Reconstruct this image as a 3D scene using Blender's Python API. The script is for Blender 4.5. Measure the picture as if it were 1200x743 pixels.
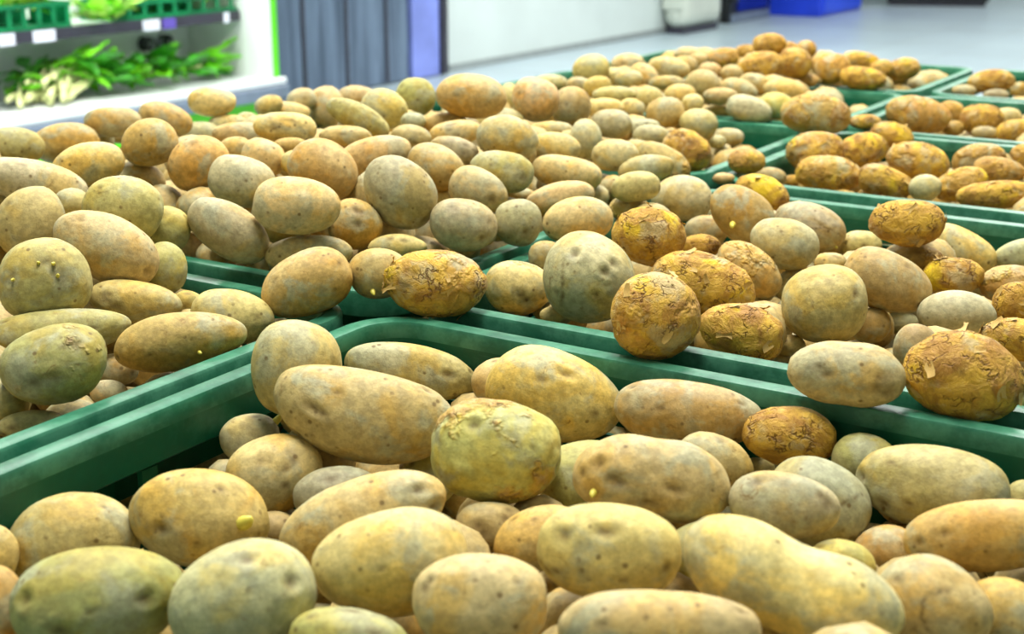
import bpy, bmesh, math, random
import numpy as np
from mathutils import Vector, Matrix

for o in list(bpy.data.objects):
    bpy.data.objects.remove(o, do_unlink=True)
scene = bpy.context.scene
COL = scene.collection
rnd = random.Random(11)

# ------------------------------------------------------------------ camera
FPX, CX, CY = 1631.0, 600.0, 371.5          # focal length in pixels of the 1200 x 743 frame
PITCH = math.radians(16.8)
AZ = math.radians(31.9)                     # the crate rows run 31.9 degrees right of the view
CAMZ = 1.20
H0 = 0.286                                  # camera height above the crate rims
RIM = CAMZ - H0
cam = bpy.data.cameras.new('camera')
cam.sensor_width = 36.0
cam.lens = FPX / 1200 * 36
cam.clip_start = 0.02
cam.dof.use_dof = True
cam.dof.focus_distance = 0.93
cam.dof.aperture_fstop = cam.lens / 4.6
cam_ob = bpy.data.objects.new('camera', cam)
COL.objects.link(cam_ob)
cam_ob.location = (0, 0, CAMZ)
cam_ob.rotation_euler = (math.radians(90) - PITCH, 0, 0)
scene.camera = cam_ob

# ------------------------------------------------------------------ light and exposure
scene.view_settings.view_transform = 'Standard'
scene.view_settings.look = 'None'
scene.view_settings.exposure = 0.64
scene.view_settings.gamma = 1.0
scene.view_settings.use_curve_mapping = False
world = bpy.data.worlds.new('world')
scene.world = world
world.use_nodes = True
bg = world.node_tree.nodes['Background']
bg.inputs['Color'].default_value = (1.0, 0.99, 0.96, 1)
bg.inputs['Strength'].default_value = 0.0      # closed hall: lamps only

U = np.array([math.sin(AZ), math.cos(AZ), 0.0])     # along the rows, away
V = np.array([math.cos(AZ), -math.sin(AZ), 0.0])    # across the rows, to the right


def P(u, v, z):
    p = u * U + v * V
    return Vector((p[0], p[1], z))


LAMPS = [(lu, lv, 3.3, 62.0) for lu, lv in ((0.9, -0.6), (2.6, -0.9), (2.6, -3.2), (5.6, -1.2), (9.0, -1.5), (9.0, -4.0),
                                          (5.6, 2.5), (13.0, -2.0), (17.0, -2.0))]      # equal lamps under the ceiling, above the frame


def area_lamp(name, loc, sx, sy, power, col, rot=(0, 0, -AZ)):
    d = bpy.data.lights.new(name, 'AREA')
    d.shape = 'RECTANGLE'
    d.size, d.size_y = sx, sy
    d.energy = power
    d.color = col
    o = bpy.data.objects.new(name, d)
    COL.objects.link(o)
    o.location = loc
    o.rotation_euler = rot
    return o


for (lu, lv, lz, pw) in LAMPS:
    area_lamp('ceiling_light_offscreen', P(lu, lv, lz), 0.5, 1.3, pw, (1.0, 0.98, 0.94))

# ------------------------------------------------------------------ helpers


def srgb(r, g, b, k=1.0):
    def c(x):
        x = x / 255.0
        return (x / 12.92 if x <= 0.04045 else ((x + 0.055) / 1.055) ** 2.4) * k
    return (c(r), c(g), c(b), 1.0)


def ray(px, py):
    x, y = (px - CX) / FPX, -(py - CY) / FPX
    return np.array([x, math.cos(PITCH) + y * math.sin(PITCH), -math.sin(PITCH) + y * math.cos(PITCH)])


CAMP = np.array([0, 0, CAMZ])
CR = np.array([1.0, 0, 0])
CU = np.array([0, math.sin(PITCH), math.cos(PITCH)])
CF = np.array([0, math.cos(PITCH), -math.sin(PITCH)])


def hit_z(px, py, z):
    d = ray(px, py)
    p = CAMP + d * ((z - CAMZ) / d[2])
    return p


def hit_v(px, py, v):
    """u, z of the pixel's ray on the vertical plane v"""
    d = ray(px, py)
    t = v / (d @ V)
    p = CAMP + d * t
    return p @ U, p[2]


def link(o, parent=None):
    COL.objects.link(o)
    if parent is not None:
        o.parent = parent
    return o


def empty(name, loc, rz=0.0):
    o = bpy.data.objects.new(name, None)
    COL.objects.link(o)
    o.empty_display_size = 0.05
    o.location = loc
    o.rotation_euler = (0, 0, rz)
    return o


def tag(o, label=None, cat=None, group=None, kind=None):
    if label: o['label'] = label
    if cat: o['category'] = cat
    if group: o['group'] = group
    if kind: o['kind'] = kind
    return o


class MB:
    def __init__(self):
        self.v, self.f = [], []

    def box(self, x0, x1, y0, y1, z0, z1):
        n = len(self.v)
        self.v += [(x, y, z) for z in (z0, z1) for y in (y0, y1) for x in (x0, x1)]
        self.f += [tuple(n + i for i in q) for q in
                   ((0, 2, 3, 1), (4, 5, 7, 6), (0, 1, 5, 4), (2, 6, 7, 3), (0, 4, 6, 2), (1, 3, 7, 5))]
        return self

    def tube(self, pts, r, n=8, caps=True):
        pts = [Vector(p) for p in pts]
        rs = r if isinstance(r, (list, tuple)) else [r] * len(pts)
        base = len(self.v)
        for i, p in enumerate(pts):
            d = (pts[min(i + 1, len(pts) - 1)] - pts[max(i - 1, 0)]).normalized()
            a = d.orthogonal().normalized() if i == 0 else (a - d * a.dot(d)).normalized()
            b = d.cross(a)
            for k in range(n):
                t = 2 * math.pi * k / n
                self.v.append(tuple(p + (a * math.cos(t) + b * math.sin(t)) * rs[i]))
        for i in range(len(pts) - 1):
            for k in range(n):
                q = base + i * n
                self.f.append((q + k, q + (k + 1) % n, q + n + (k + 1) % n, q + n + k))
        if caps:
            self.f.append(tuple(base + k for k in reversed(range(n))))
            q = base + (len(pts) - 1) * n
            self.f.append(tuple(q + k for k in range(n)))
        return self

    def mesh(self, name, mat, smooth=False):
        m = bpy.data.meshes.new(name)
        m.from_pydata(self.v, [], self.f)
        m.update()
        if mat: m.materials.append(mat)
        if smooth: m.polygons.foreach_set('use_smooth', [True] * len(m.polygons))
        return m

    def build(self, name, mat, parent=None, bevel=0.0, smooth=False):
        o = link(bpy.data.objects.new(name, self.mesh(name, mat, smooth)), parent)
        if bevel:
            b = o.modifiers.new('bevel', 'BEVEL')
            b.width = bevel
            b.segments = 3
            b.limit_method = 'ANGLE'
        return o


# ------------------------------------------------------------------ materials
class NT:
    def __init__(self, name):
        self.m = bpy.data.materials.new(name)
        self.m.use_nodes = True
        self.t = self.m.node_tree
        self.b = self.t.nodes['Principled BSDF']

    def n(self, kind, **kw):
        o = self.t.nodes.new(kind)
        for k, val in kw.items():
            setattr(o, k, val)
        return o

    def link(self, a, b):
        self.t.links.new(a, b)

    def setin(self, sock, val):
        if hasattr(val, 'node'):
            self.link(val, sock)
        else:
            sock.default_value = val

    def noise(self, vec, scale, detail=3.0, rough=0.5, dist=0.0, out='Fac'):
        o = self.n('ShaderNodeTexNoise')
        if vec is not None: self.link(vec, o.inputs['Vector'])
        o.inputs['Scale'].default_value = scale
        o.inputs['Detail'].default_value = detail
        o.inputs['Roughness'].default_value = rough
        o.inputs['Distortion'].default_value = dist
        return o.outputs[out]

    def ramp(self, fac, lo, hi, a=0.0, b=1.0):
        o = self.n('ShaderNodeMapRange')
        o.interpolation_type = 'SMOOTHSTEP'
        self.link(fac, o.inputs[0])
        o.inputs[1].default_value, o.inputs[2].default_value = lo, hi
        o.inputs[3].default_value, o.inputs[4].default_value = a, b
        return o.outputs[0]

    def mix(self, fac, a, b, mode='MIX'):
        o = self.n('ShaderNodeMix', data_type='RGBA', blend_type=mode)
        self.setin(o.inputs[0], fac)
        self.setin(o.inputs[6], a)
        self.setin(o.inputs[7], b)
        return o.outputs[2]

    def math(self, op, a, b=None):
        o = self.n('ShaderNodeMath', operation=op)
        self.setin(o.inputs[0], a)
        if b is not None: self.setin(o.inputs[1], b)
        return o.outputs[0]

    def bump(self, h, strength, dist, prev=None):
        o = self.n('ShaderNodeBump')
        o.inputs['Strength'].default_value = strength
        o.inputs['Distance'].default_value = dist
        self.link(h, o.inputs['Height'])
        if prev is not None: self.link(prev, o.inputs['Normal'])
        return o.outputs['Normal']


def simple(name, col, rough=0.5, var=0.12, scale=20.0, bump=0.0, metallic=0.0, spec=0.5):
    N = NT(name)
    tc = N.n('ShaderNodeTexCoord').outputs['Object']
    nz = N.noise(tc, scale, 5)
    dark = tuple(c * (1 - var * 2) for c in col[:3]) + (1,)
    lite = tuple(min(1, c * (1 + var)) for c in col[:3]) + (1,)
    c = N.mix(N.ramp(nz, 0.3, 0.7), dark, lite)
    N.link(c, N.b.inputs['Base Color'])
    N.b.inputs['Roughness'].default_value = rough
    N.b.inputs['Metallic'].default_value = metallic
    N.b.inputs['Specular IOR Level'].default_value = spec
    if bump:
        N.link(N.bump(N.noise(tc, scale * 6, 3), bump, 0.002), N.b.inputs['Normal'])
    return N.m


def potato_material():
    N = NT('potato_skin')
    oi = N.n('ShaderNodeObjectInfo')
    tc = N.n('ShaderNodeTexCoord')
    vm = N.n('ShaderNodeVectorMath', operation='ADD')
    cmb = N.n('ShaderNodeCombineXYZ')
    r100 = N.math('MULTIPLY', oi.outputs['Random'], 37.0)
    N.link(r100, cmb.inputs[0])
    N.link(N.math('MULTIPLY', oi.outputs['Random'], 91.0), cmb.inputs[1])
    N.link(tc.outputs['Object'], vm.inputs[0])
    N.link(cmb.outputs[0], vm.inputs[1])
    X = vm.outputs[0]
    base = oi.outputs['Color']
    peel = oi.outputs['Alpha']
    eye = N.n('ShaderNodeAttribute', attribute_name='eye').outputs['Fac']
    # golden blotches where the dust is rubbed off
    warm = N.mix(1.0, base, (1.04, 0.88, 0.52, 1), 'MULTIPLY')
    m1 = N.ramp(N.noise(X, 26, 3, 0.55, 0.6), 0.47, 0.63, 0.0, 0.9)
    c = N.mix(m1, base, warm)
    # grey-green dusty blotches
    m2 = N.ramp(N.noise(X, 34, 4, 0.6, 0.4), 0.48, 0.64, 0.0, 0.70)
    c = N.mix(m2, c, srgb(164, 164, 132))
    # pinkish pale film
    m3 = N.ramp(N.noise(X, 18, 2, 0.5), 0.52, 0.7, 0.0, 0.3)
    c = N.mix(m3, c, srgb(208, 192, 142))
    # fine mottling and brown netting
    m4 = N.ramp(N.noise(X, 170, 5, 0.7), 0.32, 0.70, 0.74, 1.17)
    mm = N.n('ShaderNodeCombineColor')
    for i in range(3): N.link(m4, mm.inputs[i])
    c = N.mix(1.0, c, mm.outputs[0], 'MULTIPLY')
    vor = N.n('ShaderNodeTexVoronoi')
    N.link(X, vor.inputs['Vector'])
    vor.inputs['Scale'].default_value = 125
    spot = N.ramp(vor.outputs['Distance'], 0.10, 0.24, 0.75, 0.0)
    spot = N.math('MULTIPLY', spot, N.ramp(N.noise(X, 60, 2), 0.48, 0.62))
    c = N.mix(spot, c, srgb(96, 70, 30))
    # scabby brown scars
    sc = N.ramp(N.noise(X, 75, 6, 0.75, 1.2), 0.60, 0.70, 0.0, 0.6)
    c = N.mix(sc, c, srgb(120, 86, 36))
    # peeling skin
    warp = N.n('ShaderNodeVectorMath', operation='MULTIPLY_ADD')
    nzc = N.noise(X, 60, 3, 0.6, 0, 'Color')
    N.link(nzc, warp.inputs[0])
    warp.inputs[1].default_value = (0.034,) * 3
    N.link(X, warp.inputs[2])
    ve = N.n('ShaderNodeTexVoronoi', feature='DISTANCE_TO_EDGE')
    N.link(warp.outputs[0], ve.inputs['Vector'])
    ve.inputs['Scale'].default_value = 95
    crack = N.ramp(ve.outputs['Distance'], 0.0, 0.09, 0.75, 0.0)
    crack = N.math('MULTIPLY', crack, N.ramp(N.noise(X, 70, 4), 0.50, 0.60))
    pc = N.mix(N.ramp(N.noise(X, 42, 5, 0.7, 0.8), 0.36, 0.66), srgb(158, 112, 42), srgb(214, 170, 60))
    pc = N.mix(N.ramp(N.noise(X, 24, 3, 0.6, 1.0), 0.56, 0.70, 0, 0.85), pc, srgb(226, 190, 26))
    pc = N.mix(N.ramp(N.noise(X, 30, 4, 0.65), 0.54, 0.66, 0, 0.8), pc, srgb(190, 168, 118))
    pc = N.mix(crack, pc, srgb(104, 64, 18))
    pm = N.ramp(N.math('ADD', N.noise(X, 30, 4, 0.6), N.math('MULTIPLY', N.math('SUBTRACT', peel, 0.5), 0.62)), 0.44, 0.56)
    pm = N.math('MULTIPLY', pm, N.ramp(peel, 0.02, 0.2))
    c = N.mix(pm, c, pc)
    c = N.mix(N.math('MULTIPLY', eye, 0.8), c, srgb(84, 60, 22))
    N.link(c, N.b.inputs['Base Color'])
    N.b.inputs['Roughness'].default_value = 0.62
    N.b.inputs['Specular IOR Level'].default_value = 0.32
    b = N.bump(N.noise(X, 260, 4, 0.65), 0.30, 0.0012)
    b = N.bump(N.math('MULTIPLY', N.noise(X, 90, 4, 0.6), 1.0), 0.25, 0.003, b)
    pk = N.math('MULTIPLY', pm, N.math('ADD', N.noise(X, 85, 5, 0.75, 1.0), N.math('MULTIPLY', crack, -0.6)))
    b = N.bump(pk, 0.8, 0.005, b)
    N.link(b, N.b.inputs['Normal'])
    return N.m


def crate_material(name, col, worn, scuff=0.0):
    N = NT(name)
    tc = N.n('ShaderNodeTexCoord').outputs['Object']
    c = N.mix(N.ramp(N.noise(tc, 9, 5, 0.6), 0.3, 0.75), tuple(x * 0.5 for x in col[:3]) + (1,), col)
    scr = N.n('ShaderNodeMapping')
    scr.inputs['Scale'].default_value = (14, 14, 120)
    N.link(tc, scr.inputs[0])
    c = N.mix(N.ramp(N.noise(scr.outputs[0], 3.0, 4, 0.65, 0.4), 0.58, 0.80, 0, 0.09), c, worn)
    edge = N.ramp(N.noise(tc, 40, 4, 0.7), 0.36, 0.66, 0.25 * scuff, scuff)      # scuffs with a shape of their own
    c = N.mix(edge, c, worn)
    c = N.mix(N.ramp(N.noise(tc, 30, 5, 0.7), 0.52, 0.72, 0, 0.22), c, srgb(70, 132, 104))
    N.link(c, N.b.inputs['Base Color'])
    N.b.inputs['Roughness'].default_value = 0.42
    N.b.inputs['Specular IOR Level'].default_value = 0.35
    N.link(N.bump(N.noise(tc, 160, 4, 0.6), 0.15, 0.001), N.b.inputs['Normal'])
    return N.m


M = {}
M['potato'] = potato_material()
M['sprout'] = simple('sprout', srgb(220, 206, 84), 0.5, 0.15, 300)
M['flake'] = simple('skin_flake', srgb(206, 168, 92), 0.7, 0.25, 200)
M['crate'] = crate_material('crate_plastic', srgb(4, 96, 66), srgb(112, 186, 148))
M['craterim'] = crate_material('crate_rim_plastic', srgb(4, 96, 66), srgb(112, 182, 146), 0.30)
M['shelfcrate'] = crate_material('shelf_crate_plastic', srgb(10, 140, 84), srgb(110, 214, 150))
M['wall'] = simple('wall_paint', srgb(210, 220, 217), 0.55, 0.03, 1.5)
M['panelwhite'] = simple('fridge_white', srgb(222, 228, 224), 0.35, 0.02, 3)
M['lip'] = simple('fridge_lip', srgb(226, 230, 232), 0.3, 0.02, 6)
M['bumper'] = simple('bumper_grey', srgb(110, 122, 140), 0.4, 0.08, 12)
M['lime'] = simple('lime_panel', srgb(96, 214, 20), 0.35, 0.06, 4)
M['rail'] = simple('rail_dark', srgb(52, 50, 62), 0.4, 0.1, 10)
M['tagw'] = simple('tag_white', srgb(224, 224, 240), 0.5, 0.02, 10)
M['tagp'] = simple('tag_purple', srgb(96, 76, 176), 0.5, 0.05, 10)
M['black'] = simple('dark_plastic', srgb(24, 28, 32), 0.4, 0.1, 30)
M['steel'] = simple('steel', srgb(140, 146, 150), 0.35, 0.08, 15, metallic=0.6)
M['leaf'] = simple('leaf_green', srgb(116, 206, 30), 0.5, 0.28, 14)
M['leafd'] = simple('leaf_dark', srgb(52, 140, 24), 0.5, 0.25, 14)
M['lettuce'] = simple('lettuce_green', srgb(172, 218, 84), 0.5, 0.2, 14)
M['stalk'] = simple('stalk_pale', srgb(222, 226, 160), 0.45, 0.1, 10)
M['pillar'] = simple('white_enamel', srgb(206, 212, 200), 0.45, 0.04, 3)
M['table'] = simple('table_steel', srgb(70, 74, 78), 0.5, 0.1, 8)
M['ceiling'] = simple('ceiling_paint', srgb(220, 220, 214), 0.8, 0.03, 2)


def floor_material():
    N = NT('floor_tiles')
    tc = N.n('ShaderNodeTexCoord').outputs['Object']
    br = N.n('ShaderNodeTexBrick')
    br.offset = 0.0
    N.link(tc, br.inputs['Vector'])
    br.inputs['Scale'].default_value = 1.0
    br.inputs['Brick Width'].default_value = 0.6
    br.inputs['Row Height'].default_value = 0.6
    br.inputs['Mortar Size'].default_value = 0.006
    br.inputs['Color1'].default_value = srgb(178, 196, 206)
    br.inputs['Color2'].default_value = srgb(184, 202, 210)
    br.inputs['Mortar'].default_value = srgb(168, 180, 184)
    c = N.mix(N.ramp(N.noise(tc, 1.3, 5, 0.6), 0.4, 0.75, 0, 0.4), br.outputs['Color'], srgb(160, 174, 180))
    N.link(c, N.b.inputs['Base Color'])
    N.b.inputs['Roughness'].default_value = 0.34
    return N.m


def door_material():
    N = NT('dark_door')
    tc = N.n('ShaderNodeTexCoord').outputs['Object']
    mp = N.n('ShaderNodeMapping')
    mp.inputs['Scale'].default_value = (6, 6, 0.5)
    N.link(tc, mp.inputs[0])
    c = N.mix(N.ramp(N.noise(mp.outputs[0], 1.6, 4, 0.6), 0.3, 0.7), srgb(82, 96, 116), srgb(124, 142, 166))
    c = N.mix(N.ramp(N.noise(mp.outputs[0], 5, 3, 0.6), 0.55, 0.75, 0, 0.5), c, srgb(66, 78, 96))
    N.link(c, N.b.inputs['Base Color'])
    N.b.inputs['Roughness'].default_value = 0.3
    N.b.inputs['Metallic'].default_value = 0.3
    return N.m


def emit(name, col, s):
    N = NT(name)
    tc = N.n('ShaderNodeTexCoord').outputs['Object']
    c = N.mix(N.ramp(N.noise(tc, 3, 3), 0.3, 0.7), tuple(x * .75 for x in col[:3]) + (1,), col)
    N.link(c, N.b.inputs['Base Color'])
    N.link(c, N.b.inputs['Emission Color'])
    N.b.inputs['Emission Strength'].default_value = s
    return N.m


M['floor'] = floor_material()
M['door'] = door_material()
M['doorblue'] = simple('door_strip_blue', srgb(134, 148, 226), 0.35, 0.1, 3)
M['bluefront'] = simple('blue_panel', srgb(40, 84, 240), 0.3, 0.06, 3)  # plain bright blue surface of the counter front
M['bluepaint'] = simple('blue_paint', srgb(36, 72, 226), 0.35, 0.06, 3)
M['bluedark'] = simple('dark_blue_glass', srgb(16, 34, 130), 0.12, 0.12, 3)
M['tube'] = emit('lamp_tube', srgb(255, 252, 240), 3.0)

# ------------------------------------------------------------------ room shell (built in row axes: x across, y along)
ROT = -AZ
WALLV = -4.74 * CAMZ


def structure(name, mb, mat, bevel=0.0, parent=None):
    o = mb.build(name, mat, parent, bevel)
    if parent is None:
        o.rotation_euler = (0, 0, ROT)
        o['kind'] = 'structure'
    return o


structure('floor', MB().box(WALLV - 0.3, 9, -3, 21.5, -0.1, 0), M['floor'])
structure('ceiling', MB().box(WALLV - 0.3, 9, -3, 21.5, 3.6, 3.7), M['ceiling'])
wl = structure('wall_left', MB().box(WALLV - 0.2, WALLV, -3, 21.5, 0, 3.6), M['wall'])
structure('baseboard_left', MB().box(WALLV + 0.001, WALLV + 0.012, 8.28, 21.4, 0.001, 0.05), simple('baseboard_grey', srgb(150, 158, 158), 0.5, 0.05))
structure('wall_right', MB().box(9, 9.2, -3, 21.5, 0, 3.6), M['wall'])
structure('wall_back', MB().box(WALLV, 9, -3.2, -3, 0, 3.6), M['wall'])
structure('wall_far', MB().box(WALLV, 9, 21.2, 21.4, 0, 3.6), M['wall'])
du1 = hit_v(513, 60, WALLV)[0]
du0 = 4.6
dr = structure('door_1', MB().box(WALLV + 0.002, WALLV + 0.05, du0, du1 - 0.42, 0.01, 2.6), M['door'])
d2 = structure('blue_door_strip', MB().box(WALLV + 0.002, WALLV + 0.07, du1 - 0.40, du1 - 0.08, 0.01, 2.6), M['doorblue'], parent=dr)  # upright lavender-blue strip at the door's right end
d3 = structure('door_frame', MB().box(WALLV + 0.002, WALLV + 0.09, du1 - 0.07, du1, 0.01, 2.65), M['rail'], parent=dr)
for k in range(9):
    uu = du0 + 0.35 + k * 0.42
    if uu < du1 - 0.5:
        structure('door_seam', MB().box(WALLV + 0.05, WALLV + 0.056, uu, uu + 0.03, 0.02, 2.58), M['rail'], parent=dr)

# ceiling lamp fixtures
for i, (lu, lv, lz, pw) in enumerate(LAMPS):
    t = empty('ceiling_lamp_offscreen', P(lu, lv, 3.36), ROT)
    tag(t, 'long white ceiling lamp with two glowing tubes over the hall', 'lamp', 'ceiling lamps of the hall')
    MB().box(-0.28, 0.28, -0.7, 0.7, 0.10, 0.24).build('housing', M['panelwhite'], t)
    for s in (-0.12, 0.12):
        MB().tube([(s, -0.62, 0.05), (s, 0.62, 0.05)], 0.018, 10).build('lamp_tube_offscreen', M['tube'], t)
        MB().box(s - 0.02, s + 0.02, -0.66, -0.62, 0.02, 0.101).build('tube_holder', M['panelwhite'], t)
        MB().box(s - 0.02, s + 0.02, 0.62, 0.66, 0.02, 0.101).build('tube_holder', M['panelwhite'], t)

# far end: white cabinet, dark fridge with blue window, blue counter, dark counter
pu0, pu1 = hit_z(776, 40, 0) @ U, hit_z(850, 33, 0) @ U
pv = hit_z(848, 33, 0) @ V
pl = empty('white_cabinet', P((pu0 + pu1) / 2, (WALLV + pv) / 2, 0), ROT)
tag(pl, 'tall white enamel cabinet with rounded corners against the white wall', 'cabinet')
hx, hy = (pv - WALLV) / 2 - 0.005, (pu1 - pu0) / 2
MB().box(-hx, hx, -hy, hy, 0.05, 1.9).build('body', M['pillar'], pl, 0.12)
MB().box(-hx + 0.05, hx - 0.04, -hy + 0.05, hy - 0.05, 0.0, 0.06).build('plinth', M['rail'], pl)
MB().box(-hx * 0.8, hx * 0.8, -hy - 0.012, -hy + 0.004, 0.22, 1.8).build('door', M['pillar'], pl, 0.02)
MB().box(hx * 0.6, hx * 0.7, -hy - 0.04, -hy - 0.011, 0.9, 1.15).build('handle', M['steel'], pl, 0.005)


def blue_fridge(px0, py0, px1, py1, mat, label):
    p0, p1 = hit_z(px0, py0, 0), hit_z(px1, py1, 0)
    vf = (p0 @ V + p1 @ V) / 2
    u0, u1 = p0 @ U, p1 @ U
    hy = (u1 - u0) / 2
    dp = min(0.5, (vf - WALLV) / 2 - 0.01)
    t = empty('glass_door_fridge', P((u0 + u1) / 2, vf - dp, 0), ROT)
    tag(t, label, 'fridge')
    MB().box(-dp, dp - 0.03, -hy, hy, 0.0, 1.9).build('body', M['black'], t, 0.02)
    MB().box(dp - 0.03, dp - 0.01, -hy + 0.16, hy - 0.05, 0.11, 1.8).build('window', mat, t)
    MB().box(dp - 0.03, dp, -hy, hy, 0.0, 0.09).build('sill', M['bumper'], t, 0.02)
    MB().box(dp - 0.03, dp + 0.002, -hy, -hy + 0.13, 0.2, 1.86).build('frame_post', M['black'], t)
    MB().box(dp - 0.03, dp + 0.002, hy - 0.05, hy, 0.2, 1.86).build('frame_post', M['black'], t)
    return t


blue_fridge(856, 28, 904, 20, M['bluedark'], 'dark framed fridge with deep blue window beyond the white cabinet')
p0, p1 = hit_z(907, 18, 0), hit_z(960, 9, 0)
vf = (p0 @ V + p1 @ V) / 2
vf = max(vf, WALLV + 0.62)
bc = empty('blue_counter', P((p0 @ U + p1 @ U) / 2, vf - 0.28, 0), ROT)
tag(bc, 'bright blue counter front next to the dark framed fridge', 'counter')
hy = (p1 - p0) @ U / 2
MB().box(-0.3, 0.28, -hy, hy, 0, 1.1).build('body', M['bluepaint'], bc, 0.02)
MB().box(0.28, 0.30, -hy + 0.05, hy - 0.05, 0.04, 1.06).build('front_panel', M['bluefront'], bc)
MB().box(-0.31, 0.34, -hy - 0.03, hy + 0.03, 1.1, 1.14).build('top', M['panelwhite'], bc, 0.01)
q0, q1 = hit_z(1050, 7, 0), hit_z(1170, 9, 0)
mid = (q0 + q1) / 2
dc = empty('dark_counter', Vector((mid[0], mid[1] + 0.45, 0)), math.atan2(q1[1] - q0[1], q1[0] - q0[0]))
tag(dc, 'long dark counter at the far end of the hall', 'counter')
w = np.linalg.norm(q1 - q0) / 2
MB().box(-w, w, -0.4, 0.4, 0.05, 1.0).build('body', M['black'], dc, 0.02)
MB().box(-w + .03, w - .03, -0.36, 0.4, 0.0, 0.06).build('plinth', M['rail'], dc)
MB().box(-w - 0.03, w + 0.03, -0.44, 0.44, 1.0, 1.04).build('top', M['rail'], dc, 0.01)
for k in range(4):
    x = -w + (k + 0.5) * w / 2
    d = MB().box(x - w / 4 + 0.02, x + w / 4 - 0.02, -0.415, -0.4, 0.1, 0.95).build('door', M['black'], dc, 0.004)
    MB().box(x + 0.1, x + 0.13, -0.44, -0.415, 0.6, 0.8).build('handle', M['steel'], d)

# ------------------------------------------------------------------ display fridge with greens
LIPZ = 0.45
k = CAMZ - LIPZ
FV = -5.40 * k                       # front plane of the lip
fu1 = hit_z(343, 90, LIPZ) @ U       # right end of the lip
fu0 = fu1 - 3.4
fr = empty('display_fridge', P((fu0 + fu1) / 2, FV - 0.5, 0), ROT)
tag(fr, 'open produce fridge with lime green end panel and white lip', 'fridge')
L = (fu1 - fu0) / 2
fe = L - 0.035                        # outer face of the end panel


def fpart(name, x0, x1, y0, y1, z0, z1, mat, bevel=0.0, parent=fr):
    return MB().box(x0, x1, y0, y1, z0, z1).build(name, M[mat], parent, bevel)


fpart('kick_panel', -0.05, 0.44, -L + 0.03, L - 0.03, 0.0, LIPZ - 0.09, 'lime')
fpart('bumper', -0.02, 0.50, -L, L, LIPZ - 0.09, LIPZ - 0.03, 'bumper', 0.012)
fpart('white_lip', 0.24, 0.49, -L, L - 0.005, LIPZ - 0.03, LIPZ, 'lip', 0.01)
fpart('deck', 0.0, 0.24, -L + 0.03, fe - 0.065, LIPZ - 0.09, LIPZ - 0.02, 'panelwhite')
fpart('back_panel', -0.06, 0.0, -L, fe, 0.0, 1.95, 'panelwhite')
ep = fpart('end_panel', -0.06, 0.47, fe - 0.035, fe, LIPZ - 0.001, 1.95, 'lime')
fpart('end_panel_lining', 0.001, 0.468, fe - 0.062, fe - 0.0355, LIPZ - 0.02, 1.9, 'panelwhite', 0, ep)
fpart('canopy', -0.06, 0.46, -L, fe, 1.95, 2.05, 'lime')
# shelf: find its height from its front rail in the photo
SHV = FV - 0.5 + 0.33                # front of the upper shelf
sz = hit_v(150, 27, SHV)[1]
SHX = 0.33
fpart('shelf', 0.0, SHX - 0.012, -L + 0.02, fe - 0.075, sz - 0.025, sz, 'panelwhite')
fpart('price_rail', SHX - 0.012, SHX, -L + 0.02, fe - 0.075, sz - 0.035, sz + 0.008, 'rail')
fpart('shelf', 0.0, SHX - 0.012, -L + 0.02, fe - 0.075, sz + 0.42, sz + 0.445, 'panelwhite')
um = (fu0 + fu1) / 2
for px, py, wid, mt in ((52, 47, 0.10, 'tagw'), (8, 52, 0.07, 'tagw'), (177, 32, 0.09, 'tagw'), (198, 28, 0.07, 'tagp'), (265, 21, 0.03, 'tagw')):
    uu = hit_v(px, py, SHV)[0] - um
    fpart('price_tag', SHX, SHX + 0.004, uu - wid / 2, uu + wid / 2, sz - 0.038, sz + 0.004, mt)
for zz, xx in ((sz + 0.40, 0.2), (1.92, 0.38)):
    MB().tube([(xx, -L + 0.1, zz), (xx, fe - 0.15, zz)], 0.013, 8).build('light_tube_offscreen', M['tube'], fr)
for zz, xx, pw in ((sz + 0.38, 0.2, 9), (1.88, 0.38, 18)):
    area_lamp('fridge_light_offscreen', P(um, FV - 0.5 + xx, zz), 0.06, 3.0, pw, (0.95, 1.0, 0.96))
# twin gauge on the back panel
gz = hit_v(182, 50, FV - 0.48)
gu = gz[0] - um
g = empty('twin_gauge', P(um + gu, FV - 0.499, gz[1]), ROT)
tag(g, 'twin round black dials on a grey stem inside produce fridge', 'gauge')
MB().tube([(0.02, 0.03, 0.02), (0.02, 0.03, -0.14)], 0.014, 10).build('stem', M['steel'], g, smooth=True)
MB().tube([(0.02, -0.06, 0.0), (0.02, 0.06, 0.01)], 0.010, 10).build('crossbar', M['steel'], g, smooth=True)
for s in (-0.052, 0.062):
    dl = MB().tube([(0.0, s, 0), (0.035, s, 0), (0.04, s, 0)], [0.031, 0.031, 0.025], 24).build('dial', M['black'], g)
    MB().tube([(0.035, s, 0), (0.046, s, 0)], [0.011, 0.009], 14).build('dial_hub', M['steel'], dl)


def leaf_mesh(name, length, width, curl, mat, seed, nu=9, nv=5):
    r = random.Random(seed)
    mb = MB()
    ph = [r.uniform(0, 6.28) for _ in range(4)]
    for i in range(nu):
        s = i / (nu - 1)
        wd = width * (math.sin(math.pi * min(1, 0.12 + 0.88 * s)) ** 0.7) * (0.5 + 0.5 * s)
        for j in range(nv):
            t = j / (nv - 1) * 2 - 1
            z = curl * s * s * length + 0.35 * wd * t * t + 0.12 * width * math.sin(9 * s + ph[0] + 3 * t) + 0.08 * width * math.sin(17 * s + ph[1] - 5 * t)
            mb.v.append((s * length * (1 - 0.2 * abs(curl)), t * wd + 0.05 * width * math.sin(13 * s + ph[2]), z))
    for i in range(nu - 1):
        for j in range(nv - 1):
            a = i * nv + j
            mb.f.append((a, a + 1, a + nv + 1, a + nv))
    return mb.mesh(name, mat, True)


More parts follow.
